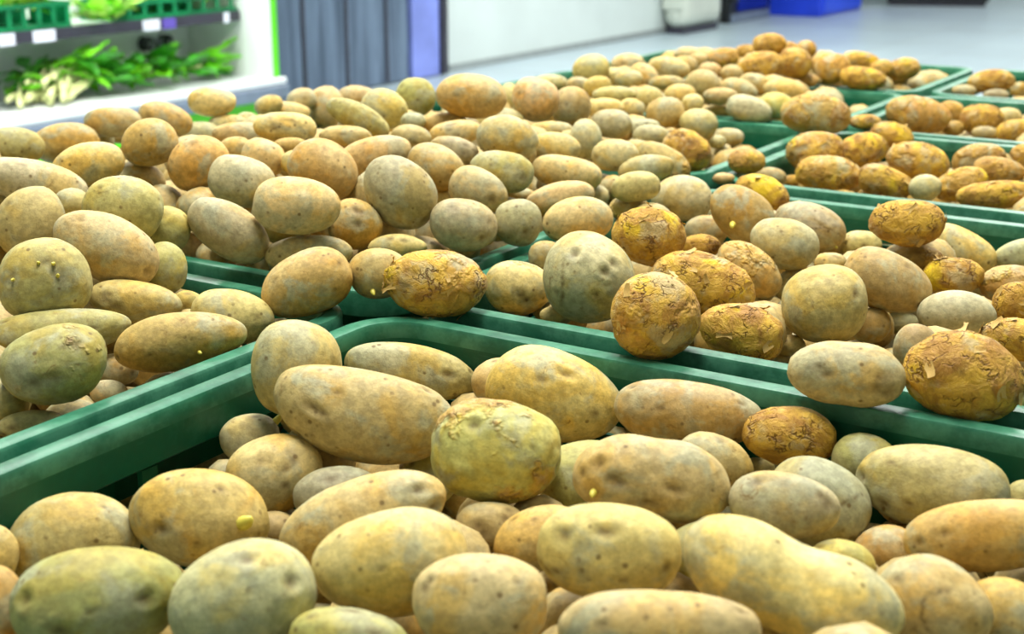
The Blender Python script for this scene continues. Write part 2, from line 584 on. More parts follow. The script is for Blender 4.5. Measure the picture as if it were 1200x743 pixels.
LEAVES = {m: [leaf_mesh('leaf', 0.16 + 0.03 * i, 0.04 + 0.008 * i, c, M[m], 7 * i + len(m)) for i, c in enumerate((-0.5, -0.25, 0.15, 0.4))]
          for m in ('leaf', 'leafd', 'lettuce')}
STALK = []
for i in range(3):
    ln = 0.17 + 0.04 * i
    STALK.append(MB().tube([(-ln, 0, 0), (-ln * 0.6, 0.006, 0.006), (-ln * 0.2, -0.004, 0.01), (0.06, 0, 0.016)], [0.015, 0.013, 0.011, 0.006], 8).mesh('stalk', M['stalk'], True))


from mathutils.bvhtree import BVHTree
SHELF_CRATES = []                    # y0, y1, x0, x1, height in the fridge's own axes
DONE = []                            # (centre, tree) of the finished bunches


def breaks_rules(w, mode):
    """how many vertices (fridge axes) would run through the fridge or a shelf crate"""
    x, y, z = w[:, 0], w[:, 1], w[:, 2]
    bad = (x < 0.006) | (y > fe - 0.068)
    if mode == 'deck':
        bad |= (x < 0.245) & (z < DZ + 0.001) | (x >= 0.245) & (z < LIPZ + 0.001) | (x > 0.5)
        bad |= (x < 0.34) & (z > sz - 0.04)
        bad |= (np.abs(y - gu) < 0.35) & (z > gz[1] - 0.075)      # the heap stays below the dials
    else:
        bad |= (x < SHX + 0.006) & (z < sz + 0.009) | (z > sz + 0.40)
        for (y0, y1, x0, x1, hh) in SHELF_CRATES:
            inside = (x > x0 + 0.014) & (x < x1 - 0.014) & (y > y0 + 0.014) & (y < y1 - 0.014)
            near_ = (x > x0 - 0.003) & (x < x1 + 0.003) & (y > y0 - 0.003) & (y < y1 + 0.003)
            bad |= near_ & ~inside & (z < sz + hh + 0.003)
    return int(bad.sum())


def bunch(u, v, z, rz, nleaf, nstalk, label, group, mats=('leaf', 'leaf', 'leafd'), sc=1.0, upright=0.0, tilt=0.0, mode='deck'):
    t = empty('leaf_bunch', P(u, v, z), rz)
    t.rotation_euler[1] = tilt
    tag(t, label, 'greens', group)
    tm = t.rotation_euler.to_matrix().to_4x4()
    tm.translation = t.location
    near_t = [tr for c_, tr in DONE if (c_ - t.location).length < 0.42]
    allv, allf = [], []

    def settle(name, me, pose):
        co = np.array([v_.co[:] for v_ in me.vertices])
        fs = [tuple(p_.vertices) for p_ in me.polygons]
        best = None
        for k_ in range(26):
            loc, rot, s_ = pose()
            s_ *= (1.0, 0.86, 0.74, 0.62)[min(3, k_ // 7)]
            from mathutils import Euler
            m_ = np.array(tm @ Matrix.LocRotScale(Vector(loc), Euler(rot), Vector((s_, s_, s_))))
            w = co @ m_[:3, :3].T + m_[:3, 3]
            fl_ = np.stack([w @ V - (FV - 0.5), w @ U - um, w[:, 2]], axis=1)
            score = 100 * breaks_rules(fl_, mode)
            if score == 0 and near_t:
                tr = BVHTree.FromPolygons(w.tolist(), fs)
                score = sum(len(tr.overlap(o_)) for o_ in near_t)
            if best is None or score < best[0]:
                best = (score, loc, rot, s_, w)
            if score == 0: break
        _, loc, rot, s_, w = best
        o = link(bpy.data.objects.new(name, me), t)
        o.location, o.rotation_euler, o.scale = loc, rot, (s_,) * 3
        n0 = len(allv)
        allv.extend(w.tolist())
        allf.extend(tuple(n0 + a for a in f_) for f_ in fs)

    for i in range(nstalk):
        settle('stalk', STALK[rnd.randrange(3)], lambda: ((rnd.uniform(-.02, .03), (i - nstalk / 2) * 0.018 + rnd.uniform(-.01, .01), 0.018 + 0.016 * (i % 2) + rnd.uniform(0, .02)),
                                                          (0, rnd.uniform(-.2, .1), rnd.uniform(-.4, .4)), sc))
    for i in range(nleaf):
        me = rnd.choice(LEAVES[rnd.choice(mats)])
        if upright:
            pose = lambda: ((0, 0, 0.01), (rnd.uniform(-.4, .4), -rnd.uniform(0.3, 1.35), 2 * math.pi * i / nleaf + rnd.uniform(-.5, .5)), sc * rnd.uniform(.75, 1.15))
        else:
            pose = lambda: ((rnd.uniform(-.03, .05), rnd.uniform(-.03, .03), 0.02 + 0.008 * i + rnd.uniform(0, .02)),
                            (rnd.uniform(-.5, .5), rnd.uniform(-.10, .25), rnd.uniform(-1.1, 1.1)), sc * rnd.uniform(.8, 1.15))
        settle('leaf', me, pose)
    DONE.append((t.location.copy(), BVHTree.FromPolygons(allv, allf)))
    return t


# leafy bunches on the lower deck: pixel gives the spot on the deck, piled towards the left
DZ = LIPZ - 0.02
for (px, py, lift, rz, lab) in (
        (20, 118, 0.0, 2.2, 0), (52, 112, 0.0, 2.0, 1), (88, 108, 0.0, 1.8, 1), (60, 100, 0.05, 2.1, 1), (88, 97, 0.08, 1.2, 0),
        (105, 106, 0.02, 0.6, 0), (128, 103, 0.0, 0.4, 0), (118, 96, 0.05, 0.2, 0), (150, 100, 0.0, 0.1, 0), (150, 94, 0.03, 0.5, 0),
        (178, 96, 0.0, 0.4, 0), (176, 90, 0.03, 0.9, 0), (205, 93, 0.0, 0.2, 0), (228, 90, 0.0, 0.5, 0), (40, 110, 0.04, 2.4, 0), (75, 104, 0.10, 2.6, 0),
        (255, 88, 0.0, 0.3, 2)):
    bv = FV - 0.33 + 0.10 * rnd.random()
    bu, bz = hit_v(px, py, bv)
    lift = max(0.0, bz - DZ)
    p = bu * U + bv * V
    spot_ = ('at the outer end of the fridge deck heap' if px < 60 else 'on top of the pale stalks in fridge' if px < 106 else
             'between pale stalks and twin dials in fridge' if px < 160 else 'below the twin dials in fridge' if px < 200 else 'at thin end of fridge deck heap')
    lb = ['bright green leaf bunch ' + spot_, 'green bunch with thick pale stalks heaped on fridge deck',
          'thin flat green bunch lying alone at end of fridge deck'][lab]
    bunch(p @ U, p @ V, DZ + lift, rz - AZ, [9, 6, 4][lab], [2, 7, 3][lab], lb, 'green bunches on the fridge deck', sc=[0.72, 0.85, 0.55][lab], tilt=rnd.uniform(-.15, .05))
bu, bz = hit_v(296, 88, FV - 0.40)
p = bu * U + (FV - 0.40) * V
bunch(p @ U, p @ V, DZ, 0.3, 7, 0, 'small dark green sprig standing by the end panel of fridge', None, ('leafd',), 0.5, upright=1.0)


# ------------------------------------------------------------------ crates
def rr(hx, hy, r, n=7):
    pts = []
    for cx, cy, a0 in ((hx - r, hy - r, 0), (-hx + r, hy - r, 90), (-hx + r, -hy + r, 180), (hx - r, -hy + r, 270)):
        for i in range(n + 1):
            a = math.radians(a0 + 90 * i / n)
            pts.append((cx + r * math.cos(a), cy + r * math.sin(a)))
    return pts


def sweep(hx, hy, r, prof, n=7, closed=True):
    mb = MB()
    npth = 4 * (n + 1)
    for d, z in prof:
        mb.v += [(x, y, z) for x, y in rr(hx - d, hy - d, max(r - d, 0.004), n)]
    m = len(prof)
    for i in range(m if closed else m - 1):
        a, b = i * npth, ((i + 1) % m) * npth
        for j in range(npth):
            j2 = (j + 1) % npth
            mb.f.append((a + j, a + j2, b + j2, b + j))
    return mb


CH = 0.24


def crate_parts(hx, hy):
    """list of (name, mesh, location): the rim plane is z = 0"""
    mat = M['crate']
    out = []
    r = 0.045
    rim = sweep(hx, hy, r, [(0.0, -0.020), (0.0, -0.0025), (0.0012, -0.0005), (0.003, 0.0), (0.0115, 0.0), (0.0135, -0.0006), (0.0145, -0.0025),
                            (0.0147, -0.012), (0.011, -0.012), (0.003, -0.007), (0.003, -0.020)], 12)
    rme = rim.mesh('rim', M['craterim'], True)
    rme.set_sharp_from_angle(angle=math.radians(38))
    out.append(('rim', rme, (0, 0, 0)))
    band = sweep(hx, hy, r, [(0.011, -0.012), (0.0147, -0.012), (0.0155, -0.031), (0.0125, -0.033)], 12)
    bme = band.mesh('upper_band', mat, True)
    bme.set_sharp_from_angle(angle=math.radians(38))
    out.append(('upper_band', bme, (0, 0, 0)))
    lower = sweep(hx, hy, r, [(0.014, -0.19), (0.018, -0.19), (0.020, -CH + 0.003), (0.016, -CH)])
    out.append(('lower_band', lower.mesh('lower_band', mat), (0, 0, 0)))
    sx = MB().box(-hx + r, hx - r, -0.0018, 0.0018, -0.009, 0.009).mesh('side_slat', mat)
    sy = MB().box(-0.0018, 0.0018, -hy + r, hy - r, -0.009, 0.009).mesh('side_slat', mat)
    for z in (-0.060, -0.098, -0.136, -0.172):
        d = 0.016
        out += [('side_slat', sx, (0, hy - d, z)), ('side_slat', sx, (0, -hy + d, z)), ('side_slat', sy, (hx - d, 0, z)), ('side_slat', sy, (-hx + d, 0, z))]
    post = MB().box(-0.006, 0.006, -0.002, 0.002, -0.19, -0.033).mesh('side_rib', mat)
    post2 = MB().box(-0.002, 0.002, -0.006, 0.006, -0.19, -0.033).mesh('side_rib', mat)
    for s in (-1, 1):
        for f in (-0.5, 0, 0.5):
            out += [('side_rib', post, (f * 2 * (hx - r), s * (hy - 0.0120), 0)), ('side_rib', post2, (s * (hx - 0.0120), f * 2 * (hy - r), 0))]
    # corner posts
    for sxn, syn, a0 in ((1, 1, 0), (-1, 1, 90), (-1, -1, 180), (1, -1, 270)):
        mb = MB()
        n = 6
        for z in (-0.192, -0.032):
            for rad in (r - 0.0185, r - 0.0135):
                for i in range(n + 1):
                    a = math.radians(a0 + 90 * i / n)
                    mb.v.append((sxn * (hx - r) + rad * math.cos(a), syn * (hy - r) + rad * math.sin(a), z))
        n1 = n + 1
        for i in range(n):
            mb.f += [(i, i + 1, 2 * n1 + i + 1, 2 * n1 + i), (n1 + i, 3 * n1 + i, 3 * n1 + i + 1, n1 + i + 1)]
        mb.f += [(0, 2 * n1, 3 * n1, n1), (n, n1 + n, 3 * n1 + n, 2 * n1 + n)]
        out.append(('corner_post', mb.mesh('corner_post', mat), (0, 0, 0)))
    out.append(('base', MB().box(-hx + 0.021, hx - 0.021, -hy + 0.021, hy - 0.021, -CH, -CH + 0.006).mesh('base', mat), (0, 0, 0)))
    return out


ROWS = [(0.98, 2.70), (2.79, 4.56), (4.70, 6.06), (6.12, 7.41), (7.47, 8.80)]
COLS = [(-4.20, -2.115), (-2.065, 0.02)]
CRATES = {}
CRATE_LABEL = {
    (0, 1): 'green plastic crate with a bare slotted side wall, full of smooth potatoes',
    (0, 0): 'green crate of sprouting potatoes beside the slotted crate, fridge side',
    (1, 0): 'green crate buried under a tall heap, second along the fridge side',
    (2, 0): 'green crate with bare rear corner, third along the fridge side',
    (3, 0): 'green crate of small dusty potatoes, fourth along the fridge side',
    (4, 0): 'green crate heaped with peeling golden potatoes, last along the fridge side',
    (1, 1): 'green crate of mixed smooth and peeling potatoes behind the slotted crate',
    (2, 1): 'green crate of big peeling potatoes, third of the open floor row',
    (3, 1): 'half filled green crate of peeling potatoes, fourth of open floor row',
    (4, 1): 'nearly empty green crate at the end of the open floor row'}
cache = {}
TOPZ = RIM - CH
for ri, (a, b) in enumerate(ROWS):
    for ci, (c, d) in enumerate(COLS):
        u0, u1, v0, v1 = a * H0, b * H0, c * H0, d * H0
        CRATES[(ri, ci)] = (u0, u1, v0, v1)
        hx, hy = (v1 - v0) / 2, (u1 - u0) / 2
        key = (round(hx, 4), round(hy, 4))
        if key not in cache:
            cache[key] = crate_parts(hx, hy)
        t = empty('plastic_crate', P((u0 + u1) / 2, (v0 + v1) / 2, TOPZ), ROT)
        tag(t, CRATE_LABEL[(ri, ci)], 'crate', 'green potato crates')
        for nm, me, lc in cache[key]:
            o = link(bpy.data.objects.new(nm, me), t)
            o.location = (lc[0], lc[1], lc[2] + CH)
# table under the crates
tu0, tu1, tv0, tv1 = 0.2, ROWS[-1][1] * H0 + 0.05, COLS[0][0] * H0 - 0.05, COLS[1][1] * H0 + 0.05
tb = empty('display_table', P((tu0 + tu1) / 2, (tv0 + tv1) / 2, 0), ROT)
tag(tb, 'dark steel table carrying all the green potato crates', 'table')
hx, hy = (tv1 - tv0) / 2, (tu1 - tu0) / 2
MB().box(-hx, hx, -hy, hy, TOPZ - 0.04, TOPZ).build('table_top', M['table'], tb, 0.004)
for sx in (-1, 1):
    for sy in (-1, 1):
        MB().box(sx * (hx - .05) - .025, sx * (hx - .05) + .025, sy * (hy - .05) - .025, sy * (hy - .05) + .025, 0, TOPZ - 0.04).build('leg', M['table'], tb)

# shallow crates of lettuce on the fridge shelf
sc_cache = {}


def shelf_crate(px0, px1, depth, height, label, nl):
    ua, ub = hit_v(px0, 35, SHV)[0], hit_v(px1, 30, SHV)[0]
    hy, hx = (ub - ua) / 2 - 0.01, depth / 2
    t = empty('shelf_crate', P((ua + ub) / 2, SHV - hx - 0.02, sz), ROT)
    tag(t, label, 'crate', 'shallow crates on the fridge shelf')
    m = M['shelfcrate']
    rm = sweep(hx, hy, 0.03, [(0, height - 0.016), (0, height), (0.012, height), (0.012, height - 0.016)])
    rm.build('rim', m, t)
    sweep(hx, hy, 0.03, [(0.004, 0.0), (0.004, 0.022), (0.010, 0.022), (0.010, 0.0)]).build('lower_band', m, t)
    MB().box(-hx + .01, hx - .01, -hy + .01, hy - .01, 0.001, 0.005).build('base', m, t)
    n = 9
    for i in range(n):
        y = -hy + 0.03 + (2 * hy - 0.06) * i / (n - 1)
        MB().box(hx - 0.010, hx - 0.005, y - 0.010, y + 0.010, 0.02, height - 0.014).build('side_slat', m, t)
    MB().box(-hx + 0.005, -hx + 0.010, -hy + .03, hy - .03, 0.02, height - 0.014).build('rear_wall', m, t)
    for s in (-1, 1):
        MB().box(-hx + .03, hx - .03, s * (hy - .0075) - .0025, s * (hy - .0075) + .0025, 0.02, height - 0.014).build('end_wall', m, t)
    SHELF_CRATES.append((ua + 0.01 - um, ub - 0.01 - um, SHX - 2 * hx - 0.02, SHX - 0.02, height))
    for i in range(nl):
        f = (i + 0.5) / nl
        u = ua + 0.08 + (ub - ua - 0.16) * f
        for dv in (-0.06, 0.06):
            bunch(u + rnd.uniform(-.02, .02), SHV - hx - 0.02 + dv, sz + height * 0.62 + rnd.uniform(0, .02), rnd.uniform(0, 6), 11, 0,
                  'pale green lettuce head spilling over a shelf crate', 'lettuces on the fridge shelf', ('lettuce', 'lettuce', 'leaf'), 0.78, upright=1.0, mode='shelf')


shelf_crate(-70, 96, 0.28, 0.10, 'bright green shallow crate of lettuce at stem end of shelf', 5)
shelf_crate(150, 300, 0.28, 0.08, 'dark teal shallow crate of lettuce beside the lime end panel', 5)
for px, py in ((122, 22), (138, 26), (110, 16)):
    u, z = hit_v(px, py, SHV - 0.02)
    bunch(u, SHV - 0.03, sz + 0.01, rnd.uniform(0, 6), 11, 0, 'leafy head hanging over the shelf edge between two shelf crates', 'lettuces on the fridge shelf', ('lettuce', 'leaf'), 0.75, upright=1.0, mode='shelf')

# ------------------------------------------------------------------ potatoes
# zone, x, y, long px, short px, tilt, kind, options (pixels of the photo; f = what sets it apart)
D = dict
PDATA = [
 # crate with the slotted side
 ('A',82,636,152,118,15,'b',D(f='lying against the bare side wall')),
 ('A',227,609,164,116,-8,'y',D(f='with one thick yellow sprout',s=[(274,617,1.0)],e=[(185,622)],W=.9)),
 ('A',325,553,114,92,22,'o',D(f='with a brown pitted scar',e=[(343,528),(347,540),(312,540)],W=1)),
 ('A',293,514,70,58,10,'g',D(f='with a small yellow sprout, deep in the corner',s=[(324,495,.6)],z=-.058)),
 ('A',347,433,114,106,75,'b',D(f='standing on end in the bare corner',t=.12,z=.012)),
 ('A',428,492,216,108,-13,'b',D(f='with an orange eye, near the bare corner',b=.10,e=[(372,486),(385,492),(503,470)],z=-.006)),
 ('A',482,435,158,64,-10,'b',D(f='tucked below the rear rim',e=[(525,440)],z=-.045)),
 ('A',585,448,66,58,0,'b',D(z=-.055)),
 ('A',650,464,164,108,-16,'b',D(f='leaning on the rear wall',t=-.12,e=[(660,440)],z=-.028)),
 ('A',581,529,154,122,-5,'n',D(f='with rough green skin and yellow flesh showing',a=.42,e=[(560,500)],z=-.004)),
 ('A',500,548,72,80,0,'n',D(a=.3,z=-.04)),
 ('A',764,561,186,98,-9,'o',D(f='with a deep dark pit, knobbly',b=-.08,l=.12,e=[(722,560),(728,566),(704,545),(786,573)],s=[(697,577,.5)],z=-.005)),
 ('A',688,562,116,92,10,'n',D(z=-.03)),
 ('A',836,545,94,72,-20,'b',D(z=-.03)),
 ('A',806,486,174,80,-6,'t',D(f='lying along the rear wall',z=-.033)),
 ('A',925,511,110,72,-8,'p',D(f='with torn skin, alone among smooth ones',a=.72,z=-.03)),
 ('A',962,588,124,102,-25,'g',D(c=[(984,588),(1010,574)],z=-.03)),
 ('A',914,597,130,78,-8,'g',D(f='with a dark forked eye',e=[(955,585),(962,596),(882,571)],z=-.012)),
 ('A',1090,573,176,102,-12,'n',D(f='in front of the rear wall',e=[(1010,560),(1037,592)],z=-.022)),
 ('A',1015,540,80,64,-10,'n',D(z=-.05)),
 ('A',1207,585,58,46,0,'n',D(z=-.05)),
 ('A',1155,628,188,84,4,'y',D(f='with a smooth yellow flank',W=.5,z=-.01)),
 ('A',1182,724,112,86,-30,'y',D(z=-.03)),
 ('A',1038,645,76,60,0,'t',D(z=-.045)),
 ('A',1092,714,136,122,-35,'b',D(f='with a curved scratch',c=[(1113,694),(1096,698),(1084,708),(1081,725),(1089,743)],z=-.02)),
 ('A',985,664,82,64,-15,'n',D(z=-.035)),
 ('A',925,688,268,118,-23,'c',D(f='pinched in the middle like a peanut',l=.2,b=.06,z=.0)),
 ('A',850,642,132,78,-5,'n',D(z=-.03)),
 ('A',714,647,170,114,-5,'b',D(f='with a blue-grey dent',e=[(711,628),(665,632)],z=-.004)),
 ('A',628,630,112,74,22,'b',D(z=-.03)),
 ('A',578,620,84,62,0,'t',D(f='with clustered dark eyes',e=[(565,618),(570,626),(597,610)],z=-.035)),
 ('A',561,706,158,116,0,'c',D(f='almost spherical and very smooth',z=-.01)),
 ('A',458,661,184,126,8,'c',D(f='smooth and pinkish, egg shaped',t=.08,z=-.008)),
 ('A',425,606,204,92,20,'b',D(f='with a corky tip, leaning aslant',e=[(488,574),(505,592)],z=-.022)),
 ('A',392,578,98,64,10,'g',D(e=[(386,562)],z=-.035)),
 ('A',772,742,238,100,-2,'c',D(f='broad and flat',z=.0)),
 ('A',410,752,144,78,-10,'n',D(z=-.02)),
 ('A',120,706,200,130,6,'n',D(f='with a smooth yellow-green flank',e=[(40,705),(173,702),(83,736)],z=-.012)),
 ('A',281,703,174,136,22,'g',D(f='chalky, standing clear of its neighbours',e=[(334,684),(285,660)],z=-.01)),
 ('A',-6,715,70,104,0,'y',D(z=-.02)),
 ('A',-2,652,56,78,0,'b',D(z=-.035)),
 ('A',322,622,56,46,0,'t',D(z=-.05)),
 ('A',889,552,40,32,0,'g',D(z=-.055)),
 # mixed crate behind it
 ('M',691,328,116,106,-30,'g',D(f='with a thin vertical crack, against the front rim',e=[(672,300),(718,310),(708,320)],c=[(659,306),(660,335),(661,360)],t=-.1,z=.012)),
 ('M',608,338,82,64,-5,'b',D(f='with a split yellow eye, by the corner',e=[(612,345),(618,352)],a=.15,z=-.012)),
 ('M',640,300,42,36,0,'y',D(z=-.02)),
 ('M',768,373,106,104,0,'p',D(f='perched on the front rim, brown and purple',a=.6,fl=7,z=.022)),
 ('M',760,277,88,70,-8,'p',D(f='with yellow flesh and loose curls of skin',a=.95,fl=6,z=.03)),
 ('M',824,333,126,74,-15,'p',D(f='with grey scabs, behind the rim-perched one',a=.72,fl=6,z=.005)),
 ('M',868,390,102,68,-14,'p',D(f='with bright yellow cheek, beside the rim-perched one',a=.95,fl=5,z=-.005)),
 ('M',878,316,86,54,-36,'y',D(f='with half of its skin rubbed yellow',a=.42,fl=2,z=.0)),
 ('M',868,250,80,62,-38,'y',D(f='with a pale stub sprout, smooth skin',s=[(862,261,.7)],t=.15,W=.9,z=.02)),
 ('M',799,232,72,54,-5,'g',D(z=.008)),
 ('M',744,226,58,36,8,'b',D(z=.0)),
 ('M',738,243,48,30,0,'y',D(a=.3,z=.0)),
 ('M',920,289,82,60,-14,'g',D(f='with a greenish shoulder',z=.012)),
 ('M',949,265,86,54,-18,'g',D(f='with a dark curved crack near the rear rim',s=[(979,289,.3)],c=[(943,268),(967,267),(981,273),(986,279)],z=.0)),
 ('M',828,270,52,36,0,'t',D(z=-.01)),
 ('M',822,289,46,30,0,'p',D(a=.7,z=-.015)),
 ('M',893,226,66,42,-18,'p',D(f='touching the rear rim',a=.8,fl=4,z=.01)),
 ('M',966,357,100,94,10,'b',D(f='with a dark dent on top',e=[(950,326),(1000,345)],z=.0)),
 ('M',1039,332,106,70,-24,'b',D(f='slanting in the middle of the crate',e=[(1062,314)],z=.005)),
 ('M',1063,262,88,56,0,'p',D(f='with bright yellow cheek, topping the rear rim',a=.75,fl=4,z=.032)),
 ('M',1072,303,72,38,-8,'p',D(f='with one dark bruise',a=.5,e=[(1077,296)],z=.0)),
 ('M',1117,324,70,46,0,'p',D(a=.85,fl=3,z=-.005)),
 ('M',1128,292,84,46,-32,'b',D(f='half hidden below the rear rim',z=-.012)),
 ('M',1121,368,90,56,-3,'g',D(f='with smooth unmarked skin',z=-.01)),
 ('M',1183,333,68,46,8,'t',D(a=.35,z=-.01)),
 ('M',1193,299,56,36,15,'g',D(z=-.015)),
 ('M',1193,355,58,50,10,'p',D(a=.8,fl=3,z=-.005)),
 ('M',1187,398,80,52,-5,'p',D(f='with wide lifted skin',a=.95,fl=5,z=-.005)),
 ('M',1129,441,140,106,-14,'p',D(f='with web of dark cracks, overhanging the front rim',a=.85,fl=8,z=.02)),
 ('M',992,432,136,76,-6,'c',D(f='with two rosy eyes, lying over the front rim',e=[(1030,436),(1026,448),(1038,451),(969,432)],l=.1,z=.018)),
 ('M',1073,408,52,58,0,'t',D(z=-.01)),
 ('M',1020,380,48,42,0,'t',D(z=-.025)),
 ('M',1009,287,48,34,0,'t',D(z=-.018)),
 ('M',973,308,38,24,0,'b',D(z=-.015)),
 ('M',932,333,48,42,0,'t',D(z=-.018)),
 ('M',926,405,36,26,0,'b',D(z=-.03)),
 ('M',1205,466,26,42,0,'n',D(z=.0)),
 ('M',1055,378,42,26,0,'g',D(z=-.04)),
 ('M',830,250,26,22,0,'g',D(z=-.01)),
 ('M',652,370,40,24,0,'b',D(z=-.02)),
 # left column, from the slotted crate's neighbour to the far end
 ('X',52,328,106,98,10,'n',D(f='with a ring of pale sprouting eyes',e=[(52,310),(62,318),(68,327),(20,325)],s=[(64,312,.35),(68,328,.35),(48,310,.3),(20,327,.3)],h=.02)),
 ('X',125,290,128,78,-26,'o',D(f='with a pinkish grey back',e=[(170,318),(95,256)],h=.025)),
 ('X',144,244,92,78,-18,'n',D(f='with a dark slit, yellowish',c=[(114,225),(121,228),(130,227)],h=.035)),
 ('X',36,262,80,88,0,'b',D(f='beside the one with pinkish back',h=.02)),
 ('X',84,240,44,40,0,'b',D(e=[(70,234)],h=.015)),
 ('X',192,314,54,62,0,'n',D(h=.0)),
 ('X',203,268,52,56,0,'n',D(f='with a dark knotted sprout',e=[(192,248),(195,252)],s=[(192,249,.5)],h=.01)),
 ('X',159,355,108,52,-9,'b',D(f='with dark gouges',e=[(128,345),(140,360),(125,352)],h=-.005)),
 ('X',212,399,154,68,10,'y',D(f='lying along the side rim, waxy',W=1,s=[(233,411,.35)],h=.0)),
 ('X',273,372,98,66,-6,'b',D(f='behind the waxy golden one',h=-.008)),
 ('X',220,353,38,26,0,'b',D(h=-.02)),
 ('X',70,390,164,56,6,'n',D(f='with speckled yellow skin',h=-.005)),
 ('X',60,431,124,94,15,'n',D(f='with a blue-grey bruise and yellow scabs',a=.25,e=[(40,450),(60,445),(85,408)],h=.01)),
 ('X',8,470,62,62,0,'n',D(h=-.01)),
 ('X',35,495,78,34,8,'b',D(h=-.02)),
 ('X',136,433,52,38,0,'t',D(h=-.03)),
 ('X',128,460,44,30,0,'t',D(h=-.035)),
 ('X',38,213,128,52,-12,'g',D(f='with flat dusty back',h=.03)),
 ('X',103,193,84,52,12,'b',D(h=.03)),
 ('X',80,167,78,48,5,'y',D(h=.02)),
 ('X',18,172,68,46,-6,'n',D(h=.02)),
 ('X',162,213,64,50,0,'b',D(h=.0)),
 ('X',175,168,66,56,15,'y',D(f='with a rubbed flank, high on the heap',h=.035)),
 ('X',130,146,66,36,0,'t',D(h=.005)),
 ('X',196,141,64,40,-15,'o',D(e=[(176,138)],h=.015)),
 ('X',251,127,56,34,-4,'b',D(h=.018)),
 ('X',262,140,46,24,0,'b',D()),
 ('X',288,131,30,30,0,'g',D()),
 ('X',316,124,34,24,15,'o',D()),
 ('X',235,153,52,26,5,'g',D()),
 ('X',118,158,42,32,-30,'g',D()),
 ('X',141,160,26,16,0,'b',D()),
 ('X',231,190,74,60,38,'y',D(f='with one side rubbed deep gold',W=1,h=.02)),
 ('X',281,158,64,30,0,'b',D()),
 ('X',276,174,40,28,0,'b',D()),
 ('X',308,186,52,46,-20,'b',D()),
 ('X',283,213,78,60,-15,'g',D(f='with an even chalky coat',h=.02)),
 ('X',334,150,74,38,-5,'b',D(e=[(322,150)],h=.01)),
 ('X',340,172,44,22,0,'b',D()),
 ('X',344,190,30,28,0,'b',D()),
 ('X',379,198,84,68,-28,'y',D(f='with pale top and golden belly',W=.5,h=.02)),
 ('X',348,241,102,68,-2,'c',D(f='lying across the top of the front slope',h=.035)),
 ('X',268,271,104,62,-32,'g',D(f='slanting down to the bare rim',h=.01)),
 ('X',360,296,102,42,3,'b',D(f='wedged under the top one by the rim',h=.0)),
 ('X',363,334,110,76,24,'y',D(f='with a scuffed end, resting on rim',h=.018)),
 ('X',442,322,72,60,0,'b',D(s=[(434,340,.5)],h=.022)),
 ('X',466,290,70,32,0,'b',D(h=.0)),
 ('X',508,333,122,80,-4,'p',D(f='perched where four crate rims meet',a=.55,e=[(480,320),(470,335)],fl=9,h=.03)),
 ('X',418,262,66,60,-12,'y',D(f='with a black eye cluster',e=[(418,246),(424,249),(421,262)],h=.008)),
 ('X',468,227,96,78,-48,'g',D(f='with blunt greenish top, rising high',t=.1,h=.03)),
 ('X',541,263,80,62,-5,'g',D(f='with a round rosy eye',e=[(563,277),(530,245)],h=.018)),
 ('X',607,261,56,56,0,'g',D(f='with a ringed eye, almost a ball',e=[(614,271)],h=.01)),
 ('X',677,253,84,56,6,'b',D(f='with a golden half',h=.01)),
 ('X',656,232,82,38,13,'b',D()),
 ('X',561,223,72,50,-24,'o',D(f='with a corky end eye',e=[(576,232)],h=.012)),
 ('X',588,201,76,48,-9,'n',D(f='with shiny yellow-green skin',e=[(612,207)],h=.02)),
 ('X',510,196,70,54,-28,'y',D(W=.5,h=.01)),
 ('X',440,182,86,44,14,'t',D(h=.008)),
 ('X',595,162,74,54,-12,'b',D(f='with a peeled orange spot',a=.15,h=.02)),
 ('X',664,203,84,40,-9,'b',D()),
 ('X',551,114,84,52,-4,'b',D(f='big, on the crest of the heap',h=.03)),
 ('X',487,114,48,46,0,'n',D(h=.012)),
 ('X',450,128,56,48,-10,'n',D(f='with a yellow rubbed belly',h=.008)),
 ('X',420,138,80,34,-27,'n',D(f='with glossy yellowish skin, tilted',h=.015)),
 ('X',379,128,44,50,0,'o',D(e=[(370,112)])),
 ('X',418,113,46,26,0,'o',D()),
 ('X',358,118,36,28,20,'g',D()),
 ('X',330,130,62,24,-3,'b',D()),
 ('X',405,160,62,26,-3,'b',D()),
 ('X',522,144,52,28,5,'y',D()),
 ('X',486,143,30,22,0,'g',D()),
 ('X',482,160,48,28,-8,'o',D()),
 ('X',534,156,62,30,8,'b',D()),
 ('X',532,176,58,32,-15,'g',D()),
 ('X',518,236,24,26,0,'b',D(h=-.02)),
 ('X',610,229,36,18,0,'t',D(h=-.01)),
 ('X',588,138,58,28,5,'b',D(a=.25)),
 ('X',625,119,56,52,-5,'o',D(f='with orange cheek, beside the big crest one',h=.02)),
 ('X',669,125,48,48,0,'t',D(f='almost a ball, brown shadowed',h=.012)),
 ('X',645,97,42,20,0,'g',D()),
 ('X',597,112,24,30,0,'c',D()),
 ('X',652,174,58,38,-5,'b',D(h=.005)),
 ('X',645,153,54,22,0,'b',D()),
 ('X',686,163,40,48,0,'g',D(h=.01)),
 ('X',716,145,50,34,-4,'g',D()),
 ('X',725,163,50,22,-10,'g',D()),
 ('X',721,182,56,38,0,'g',D(h=.012)),
 ('X',755,149,38,20,0,'g',D()),
 ('X',763,159,44,26,0,'g',D()),
 ('X',805,176,60,46,-38,'p',D(f='ragged, against the corner of the row gap',a=.7,fl=3,h=.005)),
 ('X',776,187,72,40,-28,'y',D(a=.45,h=.0)),
 ('X',757,199,66,34,8,'n',D(h=.012)),
 ('X',818,145,46,36,-10,'n',D()),
 ('X',853,160,38,20,-5,'g',D(h=-.03)),
 ('X',838,166,26,16,0,'c',D(h=-.03)),
 ('X',780,132,46,36,5,'b',D(f='with olive underside',h=.005)),
